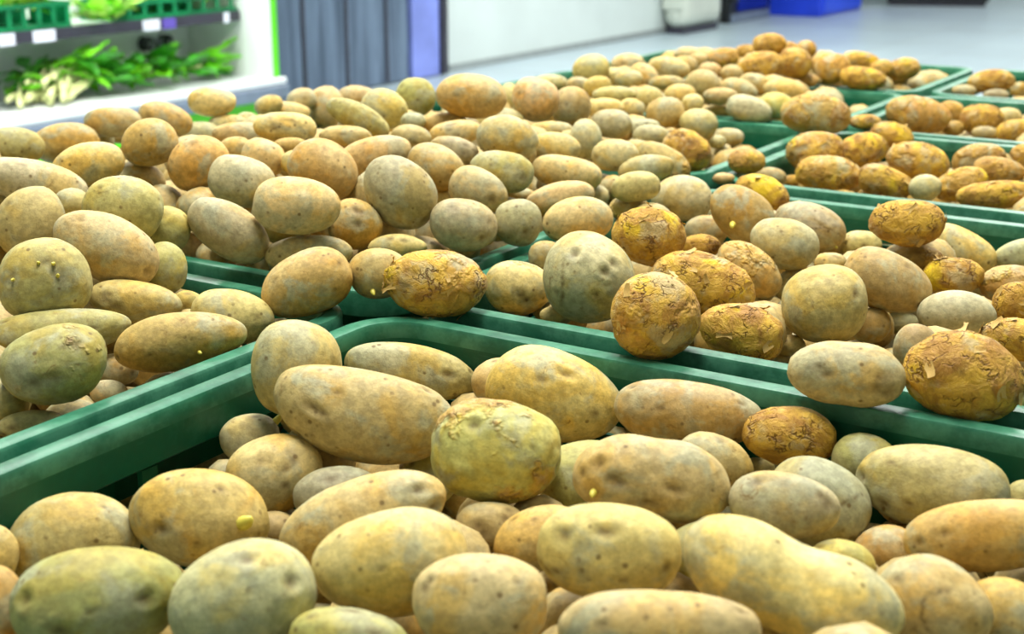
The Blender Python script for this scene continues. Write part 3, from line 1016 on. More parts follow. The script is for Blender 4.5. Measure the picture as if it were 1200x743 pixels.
 ('X',708,127,48,24,0,'b',D()),
 ('X',739,128,32,26,0,'b',D()),
 ('X',761,116,32,30,0,'t',D()),
 ('X',797,112,38,28,-10,'b',D()),
 ('X',812,122,26,24,0,'b',D()),
 ('X',720,111,52,20,0,'b',D()),
 ('X',700,102,34,26,0,'y',D()),
 ('X',678,98,28,16,0,'b',D()),
 ('X',693,81,44,34,8,'n',D(f='on the crest, nearest the wall',h=.012)),
 ('X',735,71,40,24,5,'o',D()),
 ('X',718,88,24,20,0,'b',D()),
 ('X',737,93,34,22,0,'b',D()),
 ('X',755,88,36,26,-25,'b',D()),
 ('X',784,80,50,26,-10,'b',D()),
 ('X',781,97,42,17,0,'b',D()),
 ('X',823,99,42,36,0,'t',D()),
 ('X',844,113,40,21,0,'t',D()),
 ('X',833,84,28,22,0,'t',D()),
 ('X',866,105,46,26,-15,'t',D()),
 ('X',884,98,36,24,-10,'b',D()),
 ('X',919,106,50,28,-10,'b',D()),
 ('X',908,125,46,32,-8,'n',D()),
 ('X',880,132,54,32,-15,'g',D(h=-.01)),
 ('X',843,130,38,16,0,'c',D(h=-.02)),
 ('X',956,134,82,48,-6,'p',D(f='perched on the rim crossing',a=.45,fl=3,h=.025)),
 ('X',902,53,40,28,5,'p',D(f='crowning the heap',a=.7,h=.035)),
 ('X',933,75,40,36,-10,'p',D(a=.6,h=.012)),
 ('X',889,78,54,34,5,'p',D(a=.6,h=.012)),
 ('X',846,68,38,24,5,'p',D(a=.55)),
 ('X',943,58,26,22,0,'p',D(a=.8,h=.018)),
 ('X',806,63,34,16,0,'o',D(a=.3)),
 ('X',858,86,28,22,0,'t',D()),
 ('X',874,60,28,16,0,'p',D(a=.5)),
 ('X',978,81,42,36,10,'p',D(a=.6,h=.005)),
 ('X',1009,90,54,28,-8,'p',D(f='with yellow belly, leaning on the front rim',a=.9,h=.0)),
 ('X',1012,72,38,22,-10,'p',D(a=.8)),
 ('X',1056,81,42,26,8,'p',D(f='alone beside the bare rim corner',a=.5)),
 ('X',1034,80,28,20,0,'p',D(a=.5)),
 ('X',944,93,32,16,0,'p',D(a=.4,h=-.01)),
 ('X',960,77,20,24,0,'p',D(a=.5)),
 ('X',802,77,32,24,0,'b',D()),
 ('X',820,70,26,16,0,'y',D()),
 ('X',925,60,26,22,0,'p',D(a=.7,h=.015)),
 ('X',914,66,24,20,0,'p',D(a=.6,h=.012)),
 # third crate of the open floor row
 ('R',955,178,68,48,5,'p',D(a=.6,fl=2)),
 ('R',1011,176,58,42,15,'p',D(f='with bright yellow crown',a=.9,fl=2,h=.01)),
 ('R',1045,161,52,36,-15,'p',D(f='touching the rear wall',a=.85,fl=2,h=.005)),
 ('R',1076,189,74,46,-12,'p',D(f='with a dusty grey back',a=.55,fl=2,h=.008)),
 ('R',971,204,78,44,-6,'p',D(f='with yellow lower side by the front rim',a=.6,fl=2,h=.005)),
 ('R',1039,214,68,38,-16,'p',D(f='with yellow tapering end',a=.9,fl=2,t=-.2)),
 ('R',1086,220,38,32,0,'g',D(f='the only smooth one there')),
 ('R',1123,217,64,40,16,'p',D(a=.6)),
 ('R',1147,187,62,38,10,'p',D(a=.45,h=.005)),
 ('R',1171,200,60,32,-8,'p',D(a=.5)),
 ('R',1165,229,86,34,4,'p',D(f='long, lying along the front rim',a=.7,fl=2,h=.004)),
 ('R',875,189,44,30,0,'p',D(f='with a dark stripe, alone by the bare corner',a=.55,h=-.005)),
 ('R',904,207,36,22,-10,'t',D(h=-.012)),
 ('R',848,207,26,14,0,'o',D(h=-.02)),
 ('R',927,212,20,14,0,'p',D(a=.6,h=-.01)),
 ('R',1200,182,32,28,0,'p',D(a=.5)),
 # fourth
 ('S',1076,135,76,44,-10,'p',D(f='with a bruised purple back, biggest there',a=.45,fl=2,h=.01)),
 ('S',1114,133,32,30,0,'p',D(a=.5)),
 ('S',1150,140,50,36,0,'p',D(f='with ragged yellow skin',a=.85,fl=2)),
 ('S',1180,137,34,22,0,'t',D(a=.3)),
 ('S',1190,153,44,26,10,'p',D(a=.85)),
 ('S',1014,142,38,18,0,'p',D(f='alone by the bare corner',a=.6,h=-.005)),
 ('S',1118,150,26,18,0,'p',D(a=.4,h=-.01)),
 ('S',1155,156,32,16,0,'t',D(h=-.01)),
 # fifth
 ('T',1162,97,54,28,5,'p',D(f='on top of the others',a=.6,h=.012)),
 ('T',1130,106,28,14,0,'t',D()),
 ('T',1167,110,30,14,0,'g',D()),
 ('T',1195,105,22,18,0,'p',D(a=.4)),
]
KCOL = {'b': ((194, 171, 106), 'beige'), 'g': ((176, 168, 124), 'grey'), 't': ((178, 154, 96), 'tan'), 'y': ((184, 154, 84), 'golden'),
        'n': ((176, 166, 98), 'greenish'), 'p': ((178, 140, 66), 'peeling golden'), 'o': ((192, 166, 108), 'orange-tan'), 'c': ((207, 185, 124), 'cream')}
ZROW = {'A': (0, 1), 'M': (1, 1), 'R': (2, 1), 'S': (3, 1), 'T': (4, 1)}
BASE = {'A': (-.045, .03), 'M': (-.02, .025), 'R': (-.014, .014), 'S': (-.014, .012), 'T': (-.022, .012)}
WHERE = {(0, 1): 'in the slotted crate', (0, 0): 'in crate beside slotted crate', (1, 0): 'in second fridge side crate',
         (2, 0): 'in third fridge side crate', (3, 0): 'in fourth fridge side crate', (4, 0): 'in last fridge side crate',
         (1, 1): 'in the mixed crate', (2, 1): 'in third open floor crate', (3, 1): 'in fourth open floor crate',
         (4, 1): 'in nearly empty crate'}
GROUP = {k_: 'potatoes ' + w_ for k_, w_ in WHERE.items()}


def heap(zone, u, v):
    """height of the potato centres above the rim plane"""
    if zone == 'X':
        t = (v / H0 - (COLS[0][0] + COLS[0][1]) / 2) / ((COLS[0][1] - COLS[0][0]) / 2)
        t = max(-1.1, min(1.1, t))
        us = [0.8, 1.8, 2.75, 3.6, 4.6, 5.4, 6.1, 6.8, 7.4, 8.1, 8.9]
        bs = [-.01, -.008, .0, .012, .008, .0, .002, .005, .004, .012, -.01]
        ds = [.02, .03, .035, .05, .045, .035, .03, .03, .025, .04, .015]
        return float(np.interp(u / H0, us, bs) + np.interp(u / H0, us, ds) * (1 - t * t))
    ri, ci = ZROW[zone]
    u0, u1, v0, v1 = CRATES[(ri, ci)]
    s = max(-1, min(1, (u - (u0 + u1) / 2) / ((u1 - u0) / 2)))
    t = max(-1, min(1, (v - (v0 + v1) / 2) / ((v1 - v0) / 2)))
    b, d = BASE[zone]
    return b + d * (1 - s * s) * (1 - t * t)


class Pot:
    pass


pots = []
for rec in PDATA:
    zone, x, y, w, h, ang, kind, o = rec
    p = Pot()
    p.zone, p.x, p.y, p.w, p.h, p.ang, p.kind, p.o = zone, x, y, w, h, ang, kind, o
    d = ray(x, y)
    z = o.get('z', None)
    zz = z if z is not None else 0.0
    for _ in range(30):
        t = (RIM + zz - CAMZ) / d[2]
        q = CAMP + d * t
        if z is None:
            zz = 0.5 * zz + 0.5 * (heap(zone, q @ U, q @ V) + o.get('h', 0.0))
    p.t0 = p.t = t
    p.d = d
    # local frame: X along the long axis in the picture, Z towards the viewer
    dn = d / np.linalg.norm(d)
    Zl = -dn
    X0 = CR - (CR @ Zl) * Zl
    X0 /= np.linalg.norm(X0)
    Y0 = np.cross(Zl, X0)
    a = math.radians(ang)
    Xl = X0 * math.cos(a) + Y0 * math.sin(a)
    Yl = -X0 * math.sin(a) + Y0 * math.cos(a)
    p.R = np.stack([Xl, Yl, Zl], axis=1)
    p.cf = rnd.uniform(0.88, 1.02)
    pots.append(p)
n = len(pots)
DIR = np.array([p.d for p in pots])
T0 = np.array([p.t0 for p in pots])
T = T0.copy()
RM = np.array([p.R for p in pots])
AX = np.array([[p.w / 2, p.h / 2, min(p.w, p.h) / 2 * p.cf] for p in pots]) / FPX    # per unit depth
SEGS = []
for (u0, u1, v0, v1) in CRATES.values():
    m_ = 0.006
    c4 = [np.array(P(u0 + m_, v0 + m_, RIM)), np.array(P(u0 + m_, v1 - m_, RIM)), np.array(P(u1 - m_, v1 - m_, RIM)), np.array(P(u1 - m_, v0 + m_, RIM))]
    SEGS += [(c4[i], c4[(i + 1) % 4]) for i in range(4)]
SA = np.array([s[0] for s in SEGS])
SB = np.array([s[1] for s in SEGS])


def radius(idx, dirs, T):
    """radial extent of ellipsoids idx along unit directions dirs"""
    loc = np.einsum('nij,ni->nj', RM[idx], dirs)
    s = loc / (AX[idx] * T[idx][:, None])
    return 1.0 / np.sqrt((s * s).sum(1))


dnorm = DIR / np.linalg.norm(DIR, axis=1)[:, None]
OFF = np.zeros((n, 3))                              # small lateral shifts where depth alone cannot part two
iu, ju = np.triu_indices(n, 1)
BOX = []
for p in pots:
    if p.zone == 'X':
        BOX.append((-9, 9, COLS[0][0] * H0, COLS[0][1] * H0))
    else:
        BOX.append(CRATES[ZROW[p.zone]])
BOX = np.array(BOX)
PERCH = np.array([p.o.get('z', p.o.get('h', 0) if p.zone == 'X' else 0) > 0.011 for p in pots])
EZ = np.array([0, 0, 1.0])


def ext(nv):
    loc = np.einsum('nij,i->nj', RM, nv) * AX * T[:, None]
    return np.sqrt((loc * loc).sum(1))


def clamp_walls():
    global T
    g = 0.021
    C_ = CAMP + DIR * T[:, None] + OFF
    low = (C_[:, 2] - RIM < 0.45 * ext(EZ)) & ~PERCH
    dU, dV = DIR @ U, DIR @ V
    ex = np.maximum(0, C_ @ U + 0.9 * ext(U) - (BOX[:, 1] - g)) / dU
    ex = np.maximum(ex, np.maximum(0, (BOX[:, 2] + g) - (C_ @ V - 0.9 * ext(V))) / np.maximum(-dV, 0.1))
    T = np.where(low, T - ex, T)
    C_ = CAMP + DIR * T[:, None] + OFF
    over = np.maximum(0, (BOX[:, 2] + 0.015) - C_ @ V) / np.maximum(-dV, 0.1)      # nothing hangs outside the crates
    T = T - over
    C_ = CAMP + DIR * T[:, None] + OFF
    ne = np.maximum(0, (BOX[:, 0] + g) - (C_ @ U - 0.9 * ext(U))) / dU
    T = np.where(low & (ex <= 0), T + ne, T)


for it in range(260):
    C = CAMP + DIR * T[:, None] + OFF
    dv = C[ju] - C[iu]
    dist = np.linalg.norm(dv, axis=1)
    near = dist < 0.14
    I, J, dvn, ds = iu[near], ju[near], dv[near], dist[near]
    un = dvn / ds[:, None]
    ov = 0.965 * (radius(I, un, T) + radius(J, un, T)) - ds
    m = ov > 0
    I, J, un, ov = I[m], J[m], un[m], ov[m]
    dT = np.zeros(n)
    cnt = np.zeros(n)
    ca = (un * dnorm[I]).sum(1)
    push = 0.35 * ov / np.maximum(np.abs(ca), 0.35) * np.where(ca >= 0, 1, -1)
    np.add.at(dT, I, -push * 0.5)
    np.add.at(dT, J, push * 0.5)
    lat = un - ca[:, None] * dnorm[I]
    w_ = (0.10 * ov)[:, None]
    np.add.at(OFF, I, -lat * w_)
    np.add.at(OFF, J, lat * w_)
    # rims
    for k in range(len(SA)):
        ab = SB[k] - SA[k]
        s = np.clip(((C - SA[k]) @ ab) / (ab @ ab), 0, 1)
        q = SA[k] + s[:, None] * ab
        dq = C - q
        dd = np.linalg.norm(dq, axis=1)
        idx = np.where(dd < 0.07)[0]
        if len(idx) == 0: continue
        uq = dq[idx] / dd[idx][:, None]
        ovr = radius(idx, uq, T) * 0.97 + 0.008 - dd[idx]
        mm = ovr > 0
        idx, uq, ovr = idx[mm], uq[mm], ovr[mm]
        cq = (uq * dnorm[idx]).sum(1)
        dT[idx] += 0.4 * ovr / np.maximum(np.abs(cq), 0.4) * np.where(cq >= 0, 1, -1)
    T = T + np.clip(dT, -0.006, 0.006) + 0.02 * (T0 - T)
    clamp_walls()
    ol = np.linalg.norm(OFF, axis=1)
    lim = 0.035 * AX[:, 0] * 2 * T
    OFF *= np.minimum(1, lim / np.maximum(ol, 1e-9))[:, None]
C = CAMP + DIR * T[:, None] + OFF

# ---- potato meshes
ICO = {}
for lv in (2, 3, 4, 5):
    b_ = bmesh.new()
    bmesh.ops.create_icosphere(b_, subdivisions=lv, radius=1.0)
    b_.verts.ensure_lookup_table()
    ICO[lv] = (np.array([v_.co[:] for v_ in b_.verts]), [tuple(v_.index for v_ in f_.verts) for f_ in b_.faces])
    b_.free()


def waves(pts, r, freq, nw):
    out = np.zeros(len(pts))
    for _ in range(nw):
        k_ = np.array([r.gauss(0, 1) for _ in range(3)])
        k_ *= freq * r.uniform(0.7, 1.3) / np.linalg.norm(k_)
        out += np.sin(pts @ k_ + r.uniform(0, 6.28))
    return out / math.sqrt(nw)


def potato_verts(lv, r, half, taper=0.0, bend=0.0, lobe=0.0, peel=0.0, eyes=(), rough=1.0):
    S, F = ICO[lv]
    q = S.copy()
    sgn = np.sign(q)
    e = r.uniform(0.88, 1.0)
    q = sgn * np.abs(q) ** e
    q /= np.linalg.norm(q, axis=1).max()
    rad = 1 + rough * (0.030 * waves(S, r, 2.2, 5) + 0.014 * waves(S, r, 5.0, 6) + 0.005 * waves(S, r, 11, 8))
    if peel:
        rg = waves(S, r, 14, 10)
        rad += 1.6 * peel * (0.020 * np.abs(waves(S, r, 8, 8)) + 0.014 * np.maximum(0, rg) + 0.010 * waves(S, r, 26, 12))
    em = np.zeros(len(S))
    for ed in eyes:
        dd = np.linalg.norm(S - ed[:3], axis=1)
        rad -= ed[3] * np.exp(-(dd / ed[4]) ** 2)
        rad += 0.35 * ed[3] * np.exp(-((dd - 1.9 * ed[4]) / (0.8 * ed[4])) ** 2)
        em = np.maximum(em, np.exp(-(dd / (ed[4] * 0.85)) ** 2))
    q = q * rad[:, None]
    x = q[:, 0]
    yz = (1 + taper * x - lobe * np.exp(-(x / 0.33) ** 2))
    q[:, 1] *= yz
    q[:, 2] *= yz
    q[:, 1] += bend * 2 * (x * x - 0.4)
    lo, hi = q.min(0), q.max(0)
    q = (q - (lo + hi) / 2) / ((hi - lo) / 2) * half
    return q, F, em


def potato_mesh(q, F, em):
    me = bpy.data.meshes.new('potato')
    me.from_pydata(q.tolist(), [], F)
    me.update()
    me.polygons.foreach_set('use_smooth', [True] * len(me.polygons))
    at = me.attributes.new('eye', 'FLOAT', 'POINT')
    at.data.foreach_set('value', em.astype(np.float32))
    me.materials.append(M['potato'])
    return me


# sprout and skin flake meshes (unit size)
SPROUT = MB().tube([(0, 0, -0.3), (0.03, 0, 0.15), (0.12, 0.05, 0.6), (0.30, 0.1, 0.95), (0.42, 0.12, 1.1)], [0.42, 0.46, 0.40, 0.26, 0.08], 10).mesh('sprout', M['sprout'], True)
FLAKES = []
for i in range(4):
    r_ = random.Random(50 + i)
    mb = MB()
    for a_ in range(4):
        for b_ in range(3):
            s_, t_ = a_ / 3, b_ - 1
            mb.v.append((s_ * 1.6 - 0.3, t_ * (0.42 + 0.2 * math.sin(3 * s_ + i)) + r_.uniform(-.12, .12), 0.9 * s_ * s_ * (0.4 + 0.2 * i) - 0.08 + 0.12 * t_ * t_ + r_.uniform(-.05, .05)))
    for a_ in range(3):
        for b_ in range(2):
            k_ = a_ * 3 + b_
            mb.f.append((k_, k_ + 1, k_ + 4, k_ + 3))
    FLAKES.append(mb.mesh('skin_flake', M['flake'], True))


def surface_at(q, lx, ly, half):
    """index of the vertex of the viewer's side closest to the picture offset"""
    dd = (q[:, 0] - lx) ** 2 + (q[:, 1] - ly) ** 2 + np.where(q[:, 2] < 0, 10.0, 0.0)
    return int(dd.argmin())


seen = {}
SIZES = {}
for i, p in enumerate(pots):
    u_ = C[i] @ U
    if p.zone == 'X':
        ri = min(range(5), key=lambda k_: 0 if ROWS[k_][0] * H0 - .02 <= u_ <= ROWS[k_][1] * H0 + .02 else min(abs(u_ - ROWS[k_][0] * H0), abs(u_ - ROWS[k_][1] * H0)))
        p.crate = (ri, 0)
    else:
        p.crate = ZROW[p.zone]
    p.len = 2 * max(AX[i][0], AX[i][1]) * T[i]
    SIZES.setdefault(p.crate, []).append(p.len)
for i, p in enumerate(pots):
    r = random.Random(1000 + i)
    half = AX[i] * T[i]
    lv = 5 if p.w >= 150 or 'c' in p.o else (4 if p.w >= 48 else 3)
    o = p.o
    ca, sa = math.cos(math.radians(p.ang)), math.sin(math.radians(p.ang))

    def local(px, py):
        dx, dy = px - p.x, -(py - p.y)
        return (dx * ca + dy * sa) / (p.w / 2), (-dx * sa + dy * ca) / (p.h / 2)

    eyes = []
    er = 0.0034 / half.mean()
    for (ex, ey) in o.get('e', []):
        lx, ly = local(ex, ey)
        rr_ = math.hypot(lx, ly)
        if rr_ > 0.96: lx, ly = lx * .96 / rr_, ly * .96 / rr_
        eyes.append((lx, ly, math.sqrt(max(0, 1 - lx * lx - ly * ly)), 0.05, max(er, 0.07)))
    cl = o.get('c', [])
    for (x0_, y0_), (x1_, y1_) in zip(cl[:-1], cl[1:]):
        m_ = max(2, int(math.hypot(x1_ - x0_, y1_ - y0_) / (p.w * 0.012)))
        for k_ in range(m_):
            lx, ly = local(x0_ + (x1_ - x0_) * k_ / m_, y0_ + (y1_ - y0_) * k_ / m_)
            rr_ = math.hypot(lx, ly)
            if rr_ > 0.98: continue
            eyes.append((lx, ly, math.sqrt(1 - lx * lx - ly * ly), 0.004, 0.034))
    for _ in range(r.randint(3, 7)):
        g = np.array([r.gauss(0, 1) for _ in range(3)])
        g /= np.linalg.norm(g)
        eyes.append((g[0], g[1], g[2], r.uniform(0.012, 0.03), er * r.uniform(0.45, 0.9)))
    q, F, em = potato_verts(lv, r, half, o.get('t', r.uniform(-.1, .1)), o.get('b', r.uniform(-.04, .04)), o.get('l', 0.0), o.get('a', 0.0), eyes)
    me = potato_mesh(q, F, em)
    ob = link(bpy.data.objects.new('potato', me))
    mw = Matrix([[p.R[a_][b_] for b_ in range(3)] for a_ in range(3)]).to_4x4()
    mw.translation = Vector(C[i])
    ob.matrix_world = mw
    base = KCOL[p.kind][0]
    jit = r.uniform(0.9, 1.08)
    cc = srgb(*[min(255, b__ * jit * r.uniform(.97, 1.03)) for b__ in base])
    ob.color = (cc[0], cc[1], cc[2], o.get('a', 0.0))
    # label
    asp = max(p.w, p.h) / min(p.w, p.h)
    shape = 'long' if asp > 1.75 else ('oval' if asp > 1.28 else 'round')
    med = sorted(SIZES[p.crate])[len(SIZES[p.crate]) // 2]
    size = 'large ' if p.len > 1.35 * med else ('small ' if p.len < 0.72 * med else '')
    lab = f"{size}{shape} {KCOL[p.kind][1]} potato"
    if 'f' in o: lab += ' ' + o['f']
    lab += (', ' if 'f' in o else ' ') + WHERE[p.crate]
    p.ob, p.lab, p.short = ob, lab, f"{size}{shape} {KCOL[p.kind][1]} potato"
    nrm = None
    for (ex, ey, ss) in o.get('s', []):
        lx, ly = local(ex, ey)
        k_ = surface_at(q, lx * half[0], ly * half[1], half)
        nv = me.vertices[k_].normal
        s = link(bpy.data.objects.new('sprout', SPROUT), ob)
        s.matrix_parent_inverse = Matrix.Identity(4)
        s.location = Vector(q[k_])
        s.rotation_euler = nv.to_track_quat('Z', 'Y').to_euler()
        s.scale = (0.0085 * ss,) * 3
    for _ in range(o.get('fl', 0)):
        g = np.array([r.gauss(0, 1), r.gauss(0, 1), abs(r.gauss(0, 0.8)) + 0.1])
        g /= np.linalg.norm(g)
        k_ = int((((q / half) - g) ** 2).sum(1).argmin())
        nv = me.vertices[k_].normal
        s = link(bpy.data.objects.new('skin_flake', r.choice(FLAKES)), ob)
        s.location = Vector(q[k_])
        qq = nv.to_track_quat('Z', 'Y') @ Matrix.Rotation(r.uniform(0, 6.28), 3, 'Z').to_quaternion()
        s.rotation_euler = qq.to_euler()
        sc_ = r.uniform(0.0025, 0.0055)
        s.scale = (sc_ * 1.2, sc_, sc_)

# true contact: part the meshes that still press into each other, lift those sunk into a rim
from mathutils.bvhtree import BVHTree
LQ = [np.array([v_.co[:] for v_ in p.ob.data.vertices]) for p in pots]
LT = [BVHTree.FromPolygons(LQ[i].tolist(), [tuple(f_.vertices) for f_ in p.ob.data.polygons]) for i, p in enumerate(pots)]
HALF = np.array([np.abs(q_).max() for q_ in LQ])
CRIM = []
for o_ in bpy.data.objects:
    if o_.parent and o_.parent.name.startswith('plastic_crate') and o_.name.split('.')[0] == 'rim':
        m_ = o_.parent.rotation_euler.to_matrix().to_4x4()
        m_.translation = o_.parent.location
        m_ = np.array(m_ @ Matrix.Translation(o_.location))
        w_ = np.array([v_.co[:] for v_ in o_.data.vertices]) @ m_[:3, :3].T + m_[:3, 3]
        CRIM.append((BVHTree.FromPolygons(w_.tolist(), [tuple(f_.vertices) for f_ in o_.data.polygons]), w_))


def deepest(i, j):
    """how far potato i runs into potato j, and the way out (world)"""
    w_ = LQ[i] @ RM[i].T + C[i]
    l_ = (w_ - C[j]) @ RM[j]
    l_ = l_[np.linalg.norm(l_, axis=1) < HALF[j] * 1.02]
    best, bn = 0.0, None
    for q_ in l_:
        loc, nn, _, dist = LT[j].find_nearest(Vector(q_), 0.03)
        if loc is not None and dist > best and (Vector(q_) - loc).dot(nn) < 0:
            best, bn = dist, nn
    return best, (RM[j] @ np.array(bn) if bn is not None else None)


for it in range(10):
    mv = np.zeros((n, 3))
    dC = C[ju] - C[iu]
    close = np.where(np.linalg.norm(dC, axis=1) < HALF[iu] + HALF[ju])[0]
    worst = 0.0
    for k_ in close:
        i, j = iu[k_], ju[k_]
        d1, n1 = deepest(i, j) if LQ[i].shape[0] <= LQ[j].shape[0] else (0.0, None)
        if n1 is None:
            d1, n1 = deepest(j, i)
            i, j = j, i
        if n1 is None or d1 < 0.0014: continue
        worst = max(worst, d1)
        wi, wj = HALF[j] ** 2, HALF[i] ** 2           # the smaller one gives way
        mv[i] += n1 * (d1 - 0.0008) * wi / (wi + wj)
        mv[j] -= n1 * (d1 - 0.0008) * wj / (wi + wj)
    for i in range(n):
        if C[i][2] < RIM - 0.012: continue
        for tr, w_ in CRIM:
            near_ = w_[np.linalg.norm(w_ - C[i], axis=1) < HALF[i] * 1.05]
            dmax = 0.0
            for q_ in (near_ - C[i]) @ RM[i]:
                loc, nn, _, dist = LT[i].find_nearest(Vector(q_), 0.03)
                if loc is not None and (Vector(q_) - loc).dot(nn) < 0: dmax = max(dmax, dist)
            wv = LQ[i][::4] @ RM[i].T + C[i]
            for q_ in wv[np.abs(wv[:, 2] - RIM + 0.006) < 0.008]:
                loc, nn, _, dist = tr.find_nearest(Vector(q_), 0.008)
                if loc is not None and (Vector(q_) - loc).dot(nn) < 0: dmax = max(dmax, dist)
            if dmax > 0.0012: mv[i][2] += dmax - 0.0008
    if not mv.any(): break
    C = C + np.clip(mv, -0.006, 0.006) * 0.8
for i, p in enumerate(pots):
    p.ob.location = Vector(C[i])

# labels: look-alikes are told apart by the marked potato they lie beside
cntl = {}
for p in pots: cntl.setdefault(p.lab, []).append(p)
for i, p in enumerate(pots):
    lab = p.lab
    if len(cntl[lab]) > 1:
        cand = [(float(np.linalg.norm(C[i] - C[j])), j) for j in range(n) if j != i and pots[j].crate == p.crate and pots[j].o.get('f', '').startswith('with')]
        for dst, j in sorted(cand)[:1]:
            if dst < 0.16:
                f_ = pots[j].o['f'].split(',')[0]
                lab = f"{p.short} beside the {KCOL[pots[j].kind][1]} one {f_}"
    if len(lab.replace('-', ' ').split()) > 16:
        lab = p.short + ' ' + p.o.get('f', '').split(',')[0] + ', ' + WHERE[p.crate]
    if len(lab.replace('-', ' ').split()) > 16:
        lab = KCOL[p.kind][1] + ' potato ' + p.o.get('f', '').split(',')[0] + ', ' + WHERE[p.crate]
    tag(p.ob, lab, 'potato', GROUP[p.crate])
    seen.setdefault(lab, []).append(i)

# ---- the potatoes underneath, mostly hidden, as one mass that carries the ones in view
CA = np.array(C)
CPX = (CA - CAMP)
DEP = CPX @ CF
PXY = np.stack([CPX @ CR / DEP, CPX @ CU / DEP], axis=1)
MINR = AX[:, :2].min(1)
EXZ = ext(EZ)
CUV = np.stack([CA @ U, CA @ V], axis=1)
ZONE = np.array([p.crate for p in pots])
fr_ = random.Random(5)


def hides(c_, rad):
    """would it cover a potato that the photo shows in the open?"""
    d_ = c_ - CAMP
    dep = d_ @ CF
    xy = np.array([d_ @ CR / dep, d_ @ CU / dep])
    dd = np.linalg.norm(PXY - xy, axis=1)
    return bool(((DEP > dep) & (dd < rad / dep + 0.35 * MINR)).any())


def free(c_, rad, gc, gr):
    dv = c_ - CA
    dd = np.linalg.norm(dv, axis=1)
    idx = np.where(dd < 0.13)[0]
    if len(idx) and (radius(idx, dv[idx] / dd[idx][:, None], T) * 0.985 + rad * 1.02 > dd[idx]).any(): return False
    if gc and (np.linalg.norm(np.array(gc) - c_, axis=1) < 0.97 * (np.array(gr) + rad)).any(): return False
    return True


def inside(u_, v_, z_, rad, box):
    u0, u1, v0, v1 = box
    if z_ > RIM + 1.15 * rad:
        return u0 + 0.004 < u_ < u1 - 0.004 and v0 + 0.004 < v_ < v1 - 0.004
    r_in = 0.045 - 0.0200
    qx = abs(v_ - (v0 + v1) / 2) - ((v1 - v0) / 2 - 0.045)
    qy = abs(u_ - (u0 + u1) / 2) - ((u1 - u0) / 2 - 0.045)
    d_ = math.hypot(max(qx, 0), max(qy, 0)) + min(max(qx, qy), 0) - r_in
    return d_ < -1.22 * rad


FC, FR_, FL = [], [], []
for (ri, ci), (u0, u1, v0, v1) in CRATES.items():
    zone = 'X' if ci == 0 else 'AMRST'[ri]
    gc, gr = [], []
    # first under each potato in view, so that it is carried
    mine = np.where((ZONE[:, 0] == ri) & (ZONE[:, 1] == ci))[0]
    for tr in range(44):
        for i_ in mine:
            rad = fr_.uniform(0.017, 0.027)
            a_ = fr_.uniform(0, 6.283)
            off_ = fr_.uniform(0.0, 0.032)
            c_ = CA[i_] + np.array([off_ * math.cos(a_), off_ * math.sin(a_), -(EXZ[i_] + rad) * fr_.uniform(0.75, 1.12)])
            u_, v_, z_ = c_ @ U, c_ @ V, c_[2]
            if not inside(u_, v_, z_, rad, (u0, u1, v0, v1)): continue
            if z_ < TOPZ + 0.01 + rad: continue
            if free(c_, rad, gc, gr) and not hides(c_, rad):
                gc.append(c_)
                gr.append(rad)
    # and under those in turn
    for tr in range(40):
        for b_, rb in list(zip(gc, gr)):
            if b_[2] < RIM - 0.06 or fr_.random() < 0.6: continue
            rad = fr_.uniform(0.017, 0.027)
            a_, off_ = fr_.uniform(0, 6.283), fr_.uniform(0.3, 1.0)
            c_ = b_ + (rad + rb) * np.array([off_ * math.cos(a_), off_ * math.sin(a_), -math.sqrt(1.02 - off_ * off_)])
            u_, v_, z_ = c_ @ U, c_ @ V, c_[2]
            if not inside(u_, v_, z_, rad, (u0, u1, v0, v1)): continue
            if free(c_, rad, gc, gr) and not hides(c_, rad):
                gc.append(c_)
                gr.append(rad)
    # then the mass below
    zl = {}
    for tr in range(4200):
        rad = fr_.uniform(0.021, 0.030)
        u_, v_ = fr_.uniform(u0 + .02 + rad, u1 - .02 - rad), fr_.uniform(v0 + .02 + rad, v1 - .02 - rad)
        w_ = np.exp(-((CUV[mine] - np.array([u_, v_])) ** 2).sum(1) / (2 * 0.045 ** 2))
        hh = heap(zone, u_, v_)
        if zone in 'AMRST': hh = min(hh, BASE[zone][0])
        loc_ = (w_ @ (CA[mine, 2] - RIM) + 0.3 * hh) / (w_.sum() + 0.3)
        top = loc_ - 0.036
        z_ = RIM + top - fr_.random() ** (2.4 if tr < 2200 else 1.2) * 0.10
        if z_ < TOPZ + 0.01 + rad: continue
        if not inside(u_, v_, z_, rad, (u0, u1, v0, v1)): continue
        c_ = np.array(P(u_, v_, z_))
        if free(c_, rad, gc, gr) and not hides(c_, rad):
            gc.append(c_)
            gr.append(rad)
    FC += gc
    FR_ += gr
    FL += [3 if ri < 2 else 2] * len(gc)
vs, fs, ems = [], [], []
off = 0
for c_, rad, lv in zip(FC, FR_, FL):
    r = fr_
    q, F, em = potato_verts(lv, r, np.array([rad * 1.08, rad * 0.97, rad * 0.92]), r.uniform(-.1, .1))
    a_, b_ = r.uniform(0, 6.28), r.uniform(-.5, .5)
    rot = np.array(Matrix.Rotation(a_, 3, 'Z') @ Matrix.Rotation(b_, 3, 'Y'))
    vs.append(q @ rot.T + c_)
    fs += [(a + off, b + off, c + off) for a, b, c in F]
    ems.append(em)
    off += len(q)
# last: small potatoes that fit exactly into the gap under any one that nothing carries yet
WT = [BVHTree.FromPolygons((LQ[i] @ RM[i].T + C[i]).tolist(), [tuple(f_.vertices) for f_ in p.ob.data.polygons]) for i, p in enumerate(pots)]
UT = [BVHTree.FromPolygons(np.concatenate(vs).tolist(), fs)]
RT = [tr for tr, _ in CRIM]


